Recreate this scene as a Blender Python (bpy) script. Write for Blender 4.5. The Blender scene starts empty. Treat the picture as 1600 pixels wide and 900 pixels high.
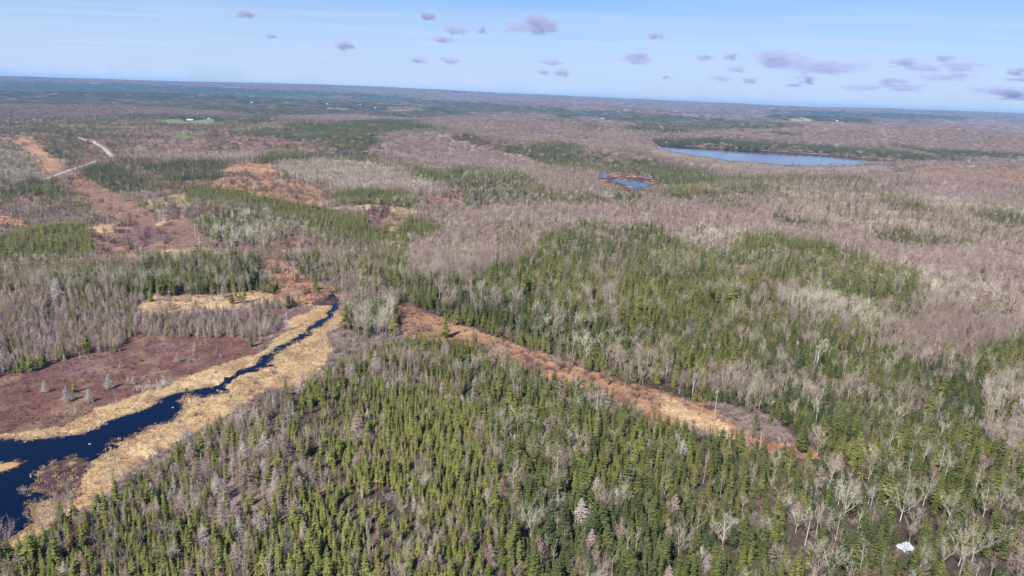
import bpy, math, random
import numpy as np
from mathutils import Vector

rnd = random.Random(7)
RNG = np.random.default_rng(11)
SC = bpy.context.scene
COL = SC.collection
R = math.radians

# ------------------------------------------------------------------ camera, sky, sun, exposure
CAM_H = 115.0
F_PX = 1066.0                       # focal length in pixels of the 1600 px wide photograph
PITCH = math.atan(302.0 / F_PX)
ROLL = R(2.15)
fw = Vector((0, math.cos(PITCH), -math.sin(PITCH)))
rt0, up0 = Vector((1, 0, 0)), Vector((0, math.sin(PITCH), math.cos(PITCH)))
rt = rt0 * math.cos(ROLL) + up0 * math.sin(ROLL)
up = up0 * math.cos(ROLL) - rt0 * math.sin(ROLL)
cam_d = bpy.data.cameras.new('camera')
cam = bpy.data.objects.new('camera', cam_d)
COL.objects.link(cam)
cam_d.sensor_width = 36.0
cam_d.lens = 36.0 * F_PX / 1600.0
cam_d.clip_start, cam_d.clip_end = 1.0, 90000.0
from mathutils import Matrix
cam.matrix_world = Matrix(((rt.x, up.x, -fw.x, 0), (rt.y, up.y, -fw.y, 0), (rt.z, up.z, -fw.z, CAM_H), (0, 0, 0, 1)))
SC.camera = cam

SUN_EL, SUN_AZ = R(47), R(211)      # azimuth clockwise from +Y: behind the camera, to its left
world = bpy.data.worlds.new('World')
SC.world = world
world.use_nodes = True
wn, wl = world.node_tree.nodes, world.node_tree.links
sky = wn.new('ShaderNodeTexSky')
sky.sky_type = 'NISHITA'
sky.sun_disc = False
sky.sun_elevation, sky.sun_rotation = SUN_EL, SUN_AZ
sky.altitude, sky.air_density, sky.dust_density, sky.ozone_density = 100, 1.0, 0.6, 2.5
bg = wn['Background']
bg.inputs['Strength'].default_value = 0.062
# clear blue above, thinning into a pale blue veil of high cirrus towards the horizon, the same all the way round
wg = wn.new('ShaderNodeTexCoord')
wsep = wn.new('ShaderNodeSeparateXYZ'); wl.new(wg.outputs['Generated'], wsep.inputs[0])
wz = wn.new('ShaderNodeMath'); wz.operation = 'MAXIMUM'; wz.inputs[1].default_value = 0.02; wl.new(wsep.outputs['Z'], wz.inputs[0])
wdv = wn.new('ShaderNodeVectorMath'); wdv.operation = 'DIVIDE'; wl.new(wg.outputs['Generated'], wdv.inputs[0])
wcz = wn.new('ShaderNodeCombineXYZ')
for k in range(3): wl.new(wz.outputs[0], wcz.inputs[k])
wl.new(wcz.outputs[0], wdv.inputs[1])
wmp = wn.new('ShaderNodeMapping'); wmp.inputs['Rotation'].default_value = (0, 0, R(35)); wmp.inputs['Scale'].default_value = (.22, .8, 0)
wl.new(wdv.outputs[0], wmp.inputs[0])
wno = wn.new('ShaderNodeTexNoise'); wno.inputs['Scale'].default_value = 1.0; wno.inputs['Detail'].default_value = 5; wno.inputs['Distortion'].default_value = .6
wl.new(wmp.outputs[0], wno.inputs['Vector'])
wel = wn.new('ShaderNodeMapRange'); wel.interpolation_type = 'SMOOTHSTEP'
wel.inputs[1].default_value, wel.inputs[2].default_value, wel.inputs[3].default_value, wel.inputs[4].default_value = -.02, .21, .98, .0
wl.new(wsep.outputs['Z'], wel.inputs[0])
wad = wn.new('ShaderNodeMapRange'); wad.inputs[1].default_value, wad.inputs[2].default_value = .3, .7
wad.inputs[3].default_value, wad.inputs[4].default_value = -.17, .15
wl.new(wno.outputs[0], wad.inputs[0])
wsm = wn.new('ShaderNodeMath'); wsm.operation = 'ADD'; wsm.use_clamp = True
wl.new(wel.outputs[0], wsm.inputs[0]); wl.new(wad.outputs[0], wsm.inputs[1])
wtn = wn.new('ShaderNodeMix'); wtn.data_type = 'RGBA'; wtn.blend_type = 'MULTIPLY'; wtn.inputs[0].default_value = 1.0
wtn.inputs['B'].default_value = (.62, .86, 1.28, 1)
wl.new(sky.outputs[0], wtn.inputs['A'])
wmx = wn.new('ShaderNodeMix'); wmx.data_type = 'RGBA'
wmx.inputs['B'].default_value = (5.2, 6.5, 9.0, 1)
wl.new(wsm.outputs[0], wmx.inputs[0]); wl.new(wtn.outputs['Result'], wmx.inputs['A'])
wl.new(wmx.outputs['Result'], bg.inputs['Color'])
sun_d = bpy.data.lights.new('sun', 'SUN')
sun_d.energy, sun_d.angle, sun_d.color = 4.6, R(0.53), (1.0, 0.955, 0.89)
sun = bpy.data.objects.new('sun', sun_d)
COL.objects.link(sun)
sd = Vector((math.sin(SUN_AZ) * math.cos(SUN_EL), math.cos(SUN_AZ) * math.cos(SUN_EL), math.sin(SUN_EL)))
sun.rotation_euler = sd.to_track_quat('Z', 'Y').to_euler()
sun.location = (-300, -100, 400)
SC.view_settings.view_transform = 'Standard'
SC.view_settings.look = 'None'
SC.view_settings.exposure = 0.85
SC.view_settings.gamma = 1.0
SC.cycles.max_bounces = 6
SC.cycles.diffuse_bounces = 3
SC.cycles.glossy_bounces = 3
SC.cycles.transparent_max_bounces = 8
SC.cycles.volume_bounces = 1
SC.cycles.volume_max_steps = 256

# ------------------------------------------------------------------ helpers
def tag(o, label=None, cat=None, group=None, kind=None):
    if label: o['label'] = label
    if cat: o['category'] = cat
    if group: o['group'] = group
    if kind: o['kind'] = kind
    return o

def empty(name, loc, rz=0.0, sc=1.0):
    o = bpy.data.objects.new(name, None)
    COL.objects.link(o)
    o.empty_display_size = 0.5
    o.location, o.rotation_euler = loc, (0, 0, rz)
    o.scale = sc if hasattr(sc, '__len__') else (sc, sc, sc)
    return o

def np_mesh(name, verts, faces, mats=(), smooth=False):
    me = bpy.data.meshes.new(name)
    me.from_pydata([tuple(map(float, v)) for v in verts], [], [tuple(int(i) for i in f) for f in faces])
    for m in mats: me.materials.append(m)
    if smooth: me.shade_smooth()
    return me

def link_obj(name, me, parent=None):
    o = bpy.data.objects.new(name, me)
    COL.objects.link(o)
    o.parent = parent
    return o

class MB:
    """collects tapered prisms, ribbons and boxes of one mesh"""
    def __init__(s): s.v, s.f, s.m = [], [], []
    def prism(s, p0, p1, r0, r1, n=4, mi=0, cap=True):
        p0, p1 = Vector(p0), Vector(p1)
        d = p1 - p0
        q = d.to_track_quat('Z', 'Y')
        b = len(s.v)
        for p, r in ((p0, r0), (p1, r1)):
            for k in range(n):
                a = 2 * math.pi * k / n
                s.v.append(p + q @ Vector((r * math.cos(a), r * math.sin(a), 0)))
        for k in range(n):
            s.f.append((b + k, b + (k + 1) % n, b + n + (k + 1) % n, b + n + k)); s.m.append(mi)
        if cap:
            s.f.append(tuple(b + n + k for k in range(n))); s.m.append(mi)
            s.f.append(tuple(b + n - 1 - k for k in range(n))); s.m.append(mi)
    def tri(s, a, b, c, mi=0):
        i = len(s.v); s.v += [Vector(a), Vector(b), Vector(c)]; s.f.append((i, i + 1, i + 2)); s.m.append(mi)
    def quad(s, a, b, c, d, mi=0):
        i = len(s.v); s.v += [Vector(a), Vector(b), Vector(c), Vector(d)]; s.f.append((i, i + 1, i + 2, i + 3)); s.m.append(mi)
    def twig(s, p0, p1, w, mi=0, r=rnd):
        p0, p1 = Vector(p0), Vector(p1)
        d = (p1 - p0)
        side = d.cross(Vector((r.uniform(-1, 1), r.uniform(-1, 1), r.uniform(-1, 1))))
        if side.length < 1e-6: side = Vector((1, 0, 0))
        side.normalize()
        s.tri(p0 - side * w * .5, p0 + side * w * .5, p1, mi)
    def box(s, lo, hi, mi=0):
        x0, y0, z0 = lo; x1, y1, z1 = hi
        b = len(s.v)
        s.v += [Vector(p) for p in ((x0, y0, z0), (x1, y0, z0), (x1, y1, z0), (x0, y1, z0), (x0, y0, z1), (x1, y0, z1), (x1, y1, z1), (x0, y1, z1))]
        for f in ((0, 3, 2, 1), (4, 5, 6, 7), (0, 1, 5, 4), (1, 2, 6, 5), (2, 3, 7, 6), (3, 0, 4, 7)):
            s.f.append(tuple(b + i for i in f)); s.m.append(mi)
    def add(s, o, off=(0, 0, 0), sc=1.0, rz=0.0, mi=None):
        b = len(s.v); c, n = math.cos(rz), math.sin(rz); off = Vector(off)
        for v in o.v: s.v.append(off + Vector((v.x * c - v.y * n, v.x * n + v.y * c, v.z)) * sc)
        for f, m in zip(o.f, o.m): s.f.append(tuple(b + i for i in f)); s.m.append(m if mi is None else mi)
    def mesh(s, name, mats):
        me = np_mesh(name, s.v, s.f, mats)
        if len(mats) > 1: me.polygons.foreach_set('material_index', s.m)
        return me
    def build(s, name, mat, parent=None):
        return link_obj(name, s.mesh(name, [mat]), parent)

def vnoise(x, y, seed=0):
    """smooth value noise in -1..1, vectorised"""
    xi, yi = np.floor(x).astype(np.int64), np.floor(y).astype(np.int64)
    fx, fy = x - xi, y - yi
    fx, fy = fx * fx * (3 - 2 * fx), fy * fy * (3 - 2 * fy)
    def h(i, j):
        n = (i * 374761393 + j * 668265263 + seed * 974711) & 0x7fffffff
        n = ((n ^ (n >> 13)) * 1274126177) & 0x7fffffff
        n = ((n ^ (n >> 16)) * 2246822519) & 0x7fffffff
        return (n & 0xffff) / 32767.5 - 1.0
    a, b, c, d = h(xi, yi), h(xi + 1, yi), h(xi, yi + 1), h(xi + 1, yi + 1)
    return (a * (1 - fx) + b * fx) * (1 - fy) + (c * (1 - fx) + d * fx) * fy

def fbm(x, y, wl_, seed=0, octv=3):
    s, a, t = 0.0, 1.0, 0.0
    for k in range(octv):
        s = s + a * vnoise(x / wl_ + 17.3 * k, y / wl_ - 9.1 * k, seed + k); t += a
        a *= .5; wl_ *= .5
    return s / t

# ------------------------------------------------------------------ terrain
def ray(px, py):
    d = fw + rt * ((px - 800.0) / F_PX) - up * ((py - 450.0) / F_PX)
    return d
def azdist(px, d):
    r = ray(px, 450 - 302 + (px - 800) * math.tan(ROLL))
    l = math.hypot(r.x, r.y)
    return r.x / l * d, r.y / l * d

HILLS = []
for px, d, sl, sdp, h in ((715, 1560, 300, 170, 26), (905, 2450, 520, 260, 34), (1450, 3000, 900, 420, 52), (1120, 2250, 230, 140, 14),
                          (1130, 900, 420, 110, 13), (560, 4300, 900, 400, 22), (330, 5200, 1300, 500, 40), (1300, 1985, 520, 120, 9), (1300, 5600, 1500, 500, 40), (850, 6500, 1800, 700, 46),
                          (1600, 1250, 380, 140, 12), (300, 9000, 2600, 900, 62), (620, 11500, 3000, 1200, 52), (700, 14500, 900, 900, 22), (1150, 9500, 2600, 900, 52)):
    x, y = azdist(px, d)
    HILLS.append((x, y, math.atan2(x, y), sl, sdp, h))

def smooth(a, b, x):
    t = np.clip((x - a) / (b - a), 0, 1)
    return t * t * (3 - 2 * t)

LX, LY = azdist(1215, 1640)
PX_, PY_ = azdist(985, 1000)
def height(x, y):
    x, y = np.asarray(x, float), np.asarray(y, float)
    d = np.hypot(x, y)
    z = 5.0 * fbm(x, y, 420, 3, 3) * smooth(520, 1100, d) + 16 * fbm(x, y, 1500, 8, 3) * smooth(1500, 4000, d) + 22 * (fbm(x, y, 3600, 21, 4) + .2) * smooth(3500, 9000, d)
    for hx, hy, a, sl, sdp, h in HILLS:
        dx, dy = x - hx, y - hy
        u = dx * math.cos(a) - dy * math.sin(a)
        v = dx * math.sin(a) + dy * math.cos(a)
        z = z + h * np.exp(-(u / sl) ** 2 - (v / sdp) ** 2)
    z = z + 86 * smooth(7600, 11800, d) * (1 + .16 * fbm(x, y, 3200, 31, 3))
    fl = np.exp(-(((x - LX) / 520) ** 2 + ((y - LY) / 330) ** 2) ** 2)
    fl = np.maximum(fl, np.exp(-(((x - PX_) / 130) ** 2 + ((y - PY_) / 150) ** 2) ** 2))
    return z * (1 - fl)

MARCH = np.geomspace(60, 13700, 900)
def ground_at(px, py):
    """the point of the terrain that the photograph shows at a pixel"""
    d = ray(px, py)
    l = math.hypot(d.x, d.y)
    xs, ys = d.x / l * MARCH, d.y / l * MARCH
    zr = CAM_H + d.z / l * MARCH
    diff = zr - height(xs, ys)
    k = np.argmax(diff < 0) if (diff < 0).any() else len(MARCH) - 1
    if k == 0 or not (diff < 0).any(): return float(xs[k]), float(ys[k])
    t = diff[k - 1] / (diff[k - 1] - diff[k])
    s = MARCH[k - 1] + t * (MARCH[k] - MARCH[k - 1])
    return float(d.x / l * s), float(d.y / l * s)

def to_px(x, y, z):
    x, y, z = np.asarray(x, float), np.asarray(y, float), np.asarray(z, float) - CAM_H
    dep = x * fw.x + y * fw.y + z * fw.z
    u = 800 + F_PX * (x * rt.x + y * rt.y + z * rt.z) / np.maximum(dep, 1)
    v = 450 - F_PX * (x * up.x + y * up.y + z * up.z) / np.maximum(dep, 1)
    return u, v, dep

def poly_ground(pts, step=None):
    out = []
    for i, p in enumerate(pts):
        q = pts[(i + 1) % len(pts)]
        n = 1 if not step else max(1, int(math.hypot(q[0] - p[0], q[1] - p[1]) / step))
        for k in range(n):
            out.append(ground_at(p[0] + (q[0] - p[0]) * k / n, p[1] + (q[1] - p[1]) * k / n))
    return np.array(out)

def inside(poly, x, y):
    res = np.zeros(x.shape, bool)
    lo, hi = poly.min(0), poly.max(0)
    sel = np.nonzero((x >= lo[0]) & (x <= hi[0]) & (y >= lo[1]) & (y <= hi[1]))[0]
    if not len(sel): return res
    xs, ys = x[sel], y[sel]
    r = np.zeros(len(sel), bool)
    n = len(poly)
    for i in range(n):
        x0, y0 = poly[i]; x1, y1 = poly[(i + 1) % n]
        c = (y0 > ys) != (y1 > ys)
        if y1 != y0: r ^= c & (xs < (x1 - x0) * (ys - y0) / (y1 - y0) + x0)
    res[sel] = r
    return res

# ------------------------------------------------------------------ land cover, traced on the ground
# ground colours (real base colours)
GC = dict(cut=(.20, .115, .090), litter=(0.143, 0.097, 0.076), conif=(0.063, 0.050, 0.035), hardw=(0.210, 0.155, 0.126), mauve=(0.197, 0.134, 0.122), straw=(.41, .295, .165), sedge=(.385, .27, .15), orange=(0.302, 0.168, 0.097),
          bog=(0.130, 0.063, 0.052), red=(.195, .112, .090), purple=(.165, .092, .088), gravel=(0.437, 0.370, 0.286), field=(.15, .165, .075), tanfield=(.30, .24, .14),
          scrub=(0.168, 0.122, 0.101), mud=(0.071, 0.042, 0.042), young=(0.076, 0.071, 0.029), yellow=(.26, .195, .095), canopyc=(0.042, 0.055, 0.038), canopyh=(0.202, 0.143, 0.130))
GNAMES = list(GC)
GARR = np.array([GC[k] for k in GNAMES])
# columns of a patch: conifer, pale hardwood, mauve young hardwood, larch, shrub, grass tuft (share of the candidate spots), height factor, tone
def P(g, con=0, hw=0, yh=0, la=0, sh=0, gr=0, h=1.0, tone=.5, pale=.5):
    return dict(g=GNAMES.index(g), v=(con, hw, yh, la, sh, gr, h, tone, pale))
DEFAULT = P('litter', .30, .25, .22, .02, .08, 0, 1, .45)
PATCHES = [
 # ---- far country
 (P('mauve', .22, .15, .50, 0, 0, 0, 1, .3), [(-900, 60), (-900, 262), (0, 255), (400, 255), (700, 262), (900, 300), (1200, 330), (1600, 330), (2500, 360), (2500, 190), (1600, 178), (800, 147), (0, 118)]),
 (P('canopyc', .80, .05, .12, 0, 0, 0, 1, .15), [(-900, 105), (186, 131), (330, 136), (560, 146), (700, 158), (880, 168), (905, 178), (760, 180), (640, 187), (420, 184), (300, 172), (186, 166), (-900, 150)]),
 (P('canopyh', .10, .2, .65, 0, 0, 0, 1, .3), [(330, 132), (480, 139), (560, 144), (690, 152), (820, 160), (1000, 168), (1000, 163), (700, 145), (330, 128)]),
 (P('red', .05, .1, .35, 0, 0, 0, .7, .3), [(505, 151), (535, 148), (548, 152), (530, 155), (508, 155)]),
 (P('canopyh', .15, .2, .60, 0, 0, 0, 1, .3), [(186, 168), (300, 174), (380, 178), (330, 184), (186, 180)]),
 (P('canopyc', .80, .05, .10, 0, 0, 0, 1, .2), [(186, 178), (300, 182), (420, 184), (440, 192), (360, 196), (250, 186), (186, 186)]),
 (P('canopyc', .80, .05, .10, 0, 0, 0, 1, .15), [(850, 178), (900, 172), (960, 174), (1040, 180), (1110, 186), (1200, 190), (1260, 200), (1130, 208), (1030, 207), (950, 198), (870, 186)]),
 (P('canopyh', .08, .3, .6, 0, 0, 0, 1, .3), [(900, 183), (930, 182), (960, 190), (1000, 198), (960, 200), (920, 192)]),
 (P('canopyc', .85, .05, .08, 0, 0, 0, 1, .12), [(1190, 172), (1290, 173), (1420, 178), (1520, 182), (1500, 190), (1350, 191), (1290, 190), (1200, 186)]),
 (P('canopyc', .80, .05, .1, 0, 0, 0, 1, .15), [(1200, 194), (1250, 196), (1285, 202), (1260, 206), (1210, 200)]),
 (P('tanfield'), [(1232, 186), (1250, 183), (1272, 188), (1262, 191), (1240, 191)]),
 (P('red', .1, .1, .4, 0, 0, 0, .7, .3), [(1360, 188), (1430, 185), (1520, 187), (1430, 191)]),
 (P('canopyh', .10, .25, .62, 0, 0, 0, 1, .3), [(1060, 212), (1130, 205), (1300, 196), (1400, 190), (1700, 193), (1700, 245), (1470, 236), (1400, 232), (1300, 228), (1200, 222), (1060, 216)]),
 (P('canopyc', .7, .1, .12, 0, 0, 0, 1, .2), [(1205, 205), (1235, 208), (1265, 213), (1240, 214), (1205, 210)]),
 (P('hardw', .25, .3, .05), [(600, 172), (625, 168), (665, 171), (650, 175), (615, 176)]),
 (P('hardw', .2, .3, .05), [(505, 170), (545, 169), (542, 173), (515, 173)]),
 (P('tanfield', .05, .1, .05), [(445, 160), (470, 160), (470, 162), (450, 163)]),
 (P('mauve', .05, .35, .40, 0, 0, 0, 1, .4), [(440, 182), (560, 179), (640, 186), (720, 188), (690, 192), (560, 190), (440, 188)]),
 # ---- left middle distance
 (P('red', .46, .10, .09, 0, .1, 0, .85, .22, .6), [(-900, 186), (186, 186), (420, 194), (440, 215), (520, 235), (600, 262), (500, 300), (300, 300), (-900, 300)]),
 (P('conif', .95, .03, 0, 0, 0, 0, 1, .25), [(392, 208), (430, 196), (500, 192), (600, 188), (700, 189), (700, 201), (612, 207), (602, 228), (560, 236), (500, 226), (420, 214)]),
 (P('conif', .88, .06, .03, 0, 0, 0, 1, .35), [(395, 238), (470, 242), (520, 232), (592, 240), (600, 252), (540, 252), (470, 252), (395, 254)]),
 (P('field', .03, 0, 0, 0, 0, 0, .6), [(248, 185), (284, 184), (286, 190), (250, 190)]),
 (P('field', .03, 0, 0, 0, 0, 0, .6), [(298, 187), (333, 185), (335, 191), (304, 192)]),
 (P('red', .05, .18, .25, 0, .2, 0, .7), [(220, 201), (300, 206), (330, 212), (240, 209)]),
 (P('field', .25, .05, .1, 0, .2, 0, .5, .7), [(262, 211), (302, 209), (304, 216), (285, 220), (268, 216)]),
 (P('red', .08, .18, .2, 0, .3, 0, .7), [(255, 224), (310, 218), (335, 228), (300, 236), (262, 233)]),
 (P('red', .05, .2, .2, 0, .3, 0, .7), [(375, 230), (420, 228), (425, 236), (380, 238)]),
 (P('red', .05, .2, .15, 0, .2, 0, .7), [(380, 195), (450, 196), (440, 201), (390, 200)]),
 (P('mauve', .05, .78, .1, 0, 0, 0, 1, .3, .75), [(436, 258), (510, 249), (600, 264), (680, 290), (695, 302), (620, 299), (540, 299), (500, 292), (455, 276)]),
 (P('mauve', .05, .55, .2, 0, 0, 0, 1, .3, .65), [(186, 232), (300, 240), (420, 240), (400, 252), (300, 250), (200, 248)]),
 (P('scrub', .25, .38, .12, 0, 0, 0, .9, .3, .8), [(-300, 225), (30, 222), (70, 250), (100, 268), (70, 285), (0, 290), (-300, 300)]),
 (P('conif', .80, .05, .05, 0, .1, 0, .9, .15), [(135, 264), (180, 256), (205, 262), (232, 282), (215, 302), (170, 300), (142, 287)]),
 (P('conif', .72, .10, .05, 0, .1, 0, .9, .2), [(-200, 292), (0, 292), (60, 276), (70, 290), (100, 300), (92, 318), (60, 322), (62, 306), (12, 312), (0, 332), (-200, 345)]),
 (P('conif', .70, .05, .05, 0, .1, 0, .9, .15), [(226, 258), (290, 250), (350, 252), (362, 268), (335, 284), (300, 282), (268, 286), (240, 276)]),
 (P('conif', .62, .10, .05, 0, .1, 0, .9, .2), [(80, 228), (110, 240), (130, 250), (105, 258), (92, 248)]),
 # ---- hardwood hills
 (P('canopyh', .04, .55, .36, 0, 0, 0, .9, .4, .45), [(596, 212), (640, 204), (700, 214), (760, 224), (830, 240), (872, 262), (800, 270), (720, 264), (640, 252), (588, 240)]),
 (P('canopyh', .07, .42, .42, 0, 0, 0, .9, .4, .35), [(655, 192), (740, 184), (830, 187), (920, 199), (1020, 207), (1040, 222), (1000, 238), (870, 228), (800, 222), (740, 211), (690, 201)]),
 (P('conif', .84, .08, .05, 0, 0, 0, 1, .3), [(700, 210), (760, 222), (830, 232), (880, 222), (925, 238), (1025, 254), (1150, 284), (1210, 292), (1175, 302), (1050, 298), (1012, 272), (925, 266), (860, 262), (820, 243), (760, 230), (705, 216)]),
 (P('mauve', .32, .28, .34, 0, 0, 0, .95, .35, .4), [(1000, 238), (1030, 232), (1090, 244), (1200, 257), (1300, 262), (1420, 260), (1430, 310), (1300, 310), (1200, 300), (1100, 268)]),
 (P('canopyh', .05, .35, .52, 0, 0, 0, .95, .4, .35), [(1420, 258), (1700, 250), (1700, 335), (1430, 312)]),
 (P('hardw', .06, .06, .12, 0, .2, 0, .45, .4, .4), [(1000, 226), (1027, 231), (1087, 241), (1137, 248), (1200, 255), (1240, 258), (1325, 259), (1400, 256), (1400, 266), (1300, 271), (1180, 267), (1090, 256), (1020, 242)]),
 (P('orange', .02, .12, .75, 0, 0, 0, .85, .72, .2), [(1400, 272), (1460, 266), (1560, 270), (1640, 266), (1640, 288), (1520, 282), (1420, 278)]),
 (P('conif', .86, .08, .04, 0, 0, 0, 1, .35), [(632, 260), (700, 275), (725, 262), (800, 270), (812, 290), (742, 300), (712, 292), (650, 276)]),
 (P('conif', .58, .22, .12, 0, 0, 0, 1, .4), [(700, 290), (760, 268), (830, 278), (900, 300), (1010, 305), (1000, 318), (900, 318), (830, 330), (740, 325)]),
 (P('canopyh', .08, .35, .50, 0, 0, 0, .9, .4, .35), [(800, 268), (850, 262), (930, 272), (950, 290), (1050, 298), (930, 308), (860, 300)]),
 (P('conif', .6, .2, .1, 0, 0, 0, 1, .5), [(1030, 292), (1150, 288), (1180, 300), (1100, 310), (1040, 308)]),
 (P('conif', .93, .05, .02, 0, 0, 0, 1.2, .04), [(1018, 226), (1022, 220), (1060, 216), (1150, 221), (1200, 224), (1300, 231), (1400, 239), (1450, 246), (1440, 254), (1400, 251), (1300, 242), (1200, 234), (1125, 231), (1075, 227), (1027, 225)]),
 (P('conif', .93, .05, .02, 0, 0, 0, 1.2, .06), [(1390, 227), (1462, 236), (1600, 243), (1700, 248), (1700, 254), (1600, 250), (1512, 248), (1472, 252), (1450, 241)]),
 (P('canopyh', .05, .5, .4, 0, 0, 0, .9, .4, .4), [(700, 330), (850, 318), (1000, 316), (1200, 328), (1400, 368), (1700, 410), (1700, 500), (1470, 444), (1380, 418), (1280, 384), (1160, 368), (1110, 392), (1060, 372), (950, 352), (900, 345), (850, 370), (700, 360)]),
 (P('hardw', .14, .45, .32, 0, 0, 0, .95, .4, .5), [(640, 360), (700, 340), (850, 345), (900, 350), (850, 400), (760, 425), (740, 455), (690, 480), (620, 460), (600, 420)]),
 (P('hardw', .16, .48, .28, 0, 0, 0, .95, .4, .55), [(1200, 300), (1430, 312), (1700, 335), (1700, 400), (1500, 385), (1360, 372), (1200, 330)]),
 (P('hardw', .10, .62, .2, 0, 0, 0, 1, .4, .8), [(1050, 358), (1160, 362), (1162, 374), (1130, 406), (1100, 400), (1055, 378)]),
 (P('conif', .62, .2, .1, 0, 0, 0, 1, .4), [(1338, 300), (1400, 311), (1455, 328), (1400, 331)]),
 (P('conif', .72, .15, .1, 0, 0, 0, 1, .35), [(1508, 334), (1545, 330), (1620, 346), (1620, 358), (1560, 352), (1520, 343)]),
 (P('conif', .60, .2, .1, 0, 0, 0, 1, .45), [(1212, 330), (1260, 344), (1298, 352), (1290, 360), (1225, 352)]),
 (P('conif', .75, .15, .1, 0, 0, 0, 1, .5), [(1358, 366), (1400, 354), (1440, 366), (1500, 371), (1535, 378), (1520, 387), (1450, 383), (1380, 376)]),
 (P('hardw', .2, .48, .2, 0, 0, 0, 1, .5, .75), [(1290, 388), (1400, 416), (1500, 440), (1700, 480), (1700, 560), (1560, 530), (1430, 500), (1440, 440)]),
 # ---- conifer country right of the power line
 (P('conif', .76, .12, .05, 0, 0, 0, 1.0, .40, .6), [(905, 348), (955, 358), (1035, 352), (1055, 378), (1100, 400), (1130, 405), (1162, 372), (1200, 370), (1232, 368), (1285, 385), (1335, 402), (1380, 420), (1440, 432), (1452, 460), (1430, 490), (1300, 480), (1180, 470), (1130, 505), (1000, 525), (900, 505), (800, 482), (735, 455), (760, 424), (840, 402), (850, 375)]),
 (P('conif', .78, .17, .05, 0, 0, 0, .88, .26, .7), [(560, 440), (640, 440), (735, 455), (800, 480), (900, 500), (1000, 520), (1130, 502), (1250, 520), (1380, 540), (1480, 560), (1600, 520), (1750, 520), (1750, 790), (1480, 725), (1250, 695), (1200, 652), (1137, 637), (1082, 627), (1035, 612), (950, 592), (860, 557), (800, 538), (745, 517), (690, 498), (657, 484), (600, 470)]),
 (P('conif', .15, .70, .1, 0, 0, 0, 1, .5, .95), [(1185, 468), (1260, 473), (1350, 484), (1385, 506), (1330, 518), (1240, 497)]),
 (P('mauve', .08, .15, .70, 0, 0, 0, .7, .35), [(1385, 545), (1410, 512), (1470, 490), (1560, 498), (1600, 505), (1590, 535), (1520, 562), (1440, 565)]),
 (P('conif', .22, .72, .15, 0, 0, 0, .95, .4, .85), [(1510, 610), (1750, 600), (1750, 760), (1570, 730)]),
 (P('conif', .30, .75, .1, 0, 0, 0, .9, .5, .7), [(905, 590), (900, 560), (1010, 560), (1130, 585), (1200, 610), (1200, 645), (1082, 622)]),
 (P('conif', .86, .08, 0, 0, 0, 0, .6, .62), [(690, 490), (745, 506), (850, 540), (950, 580), (1000, 600), (985, 604), (900, 578), (800, 537), (700, 501)]),
 # ---- middle left
 (P('litter', .46, .30, .08, .10, .05, 0, .72, .42, .7), [(-300, 398), (160, 392), (300, 394), (400, 392), (440, 425), (440, 462), (300, 468), (200, 470), (-300, 475)]),
 (P('litter', .85, .22, .05, 0, 0, 0, 1.05, .25, .8), [(200, 440), (230, 415), (320, 400), (400, 400), (440, 430), (430, 458), (300, 462), (230, 462)]),
 (P('bog', .18, 0, .08, .72, .1, 0, .60, .5), [(-300, 458), (200, 462), (300, 472), (440, 470), (452, 500), (430, 530), (350, 530), (217, 526), (195, 540), (150, 554), (75, 572), (0, 592), (-300, 640)]),
 (P('litter', .56, .18, .12, 0, 0, 0, .85, .45, .7), [(380, 345), (500, 362), (640, 370), (640, 440), (560, 450), (480, 440), (440, 410), (400, 392), (340, 380)]),
 (P('scrub', .1, .1, .55, 0, .1, 0, .7, .2), [(-300, 372), (0, 355), (60, 340), (140, 325), (192, 324), (130, 349), (60, 361), (-300, 395)]),
 (P('young', .95, .02, 0, 0, 0, 0, .62, .62), [(-300, 385), (0, 370), (50, 358), (90, 349), (142, 351), (163, 376), (158, 396), (100, 406), (30, 408), (-300, 420)]),
 (P('young', .93, .03, .02, 0, 0, 0, .66, .52), [(282, 292), (330, 286), (420, 300), (520, 330), (600, 347), (665, 350), (700, 352), (690, 368), (640, 376), (560, 372), (500, 367), (440, 347), (420, 332), (350, 320), (288, 320)]),
 (P('conif', .55, .32, 0, 0, 0, 0, 1, .4, .95), [(290, 335), (345, 322), (420, 335), (440, 350), (400, 392), (370, 385), (340, 375), (310, 350)]),
 (P('young', .95, .02, 0, 0, 0, 0, .7, .5), [(515, 302), (560, 295), (620, 297), (642, 300), (638, 314), (580, 319), (520, 316)]),
 (P('orange', .02, .04, .05, 0, .25, .2), [(345, 264), (380, 255), (425, 258), (430, 278), (500, 292), (520, 306), (500, 316), (430, 304), (380, 292), (338, 286)]),
 (P('orange', .01, 0, 0, 0, .1, .5), [(398, 258), (427, 256), (428, 278), (405, 280)]),
 (P('straw', 0, 0, 0, 0, .1, .2), [(510, 315), (580, 318), (668, 322), (640, 326), (520, 318)]),
 (P('purple', 0, .02, .08, 0, .5, .1), [(570, 321), (605, 318), (612, 335), (590, 350), (573, 335)]),
 (P('red', .03, .05, .05, 0, .4, .1), [(653, 305), (720, 302), (724, 312), (660, 316)]),
 (P('yellow', .05, .05, .05, 0, .3, .2), [(600, 335), (625, 322), (635, 335), (618, 352), (605, 350)]),
 (P('red', .03, .05, .12, 0, .4, .1), [(430, 368), (460, 360), (498, 370), (495, 382), (440, 386)]),
 (P('yellow', .12, .05, .05, 0, .3, .2, .6, .8), [(222, 306), (290, 300), (300, 316), (270, 327), (232, 320)]),
 (P('red', 0, .02, .06, 0, .4, .1), [(255, 318), (292, 315), (290, 335), (262, 335)]),
 (P('purple', 0, 0, .05, 0, .5, .1), [(292, 326), (335, 322), (340, 330), (300, 334)]),
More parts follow.
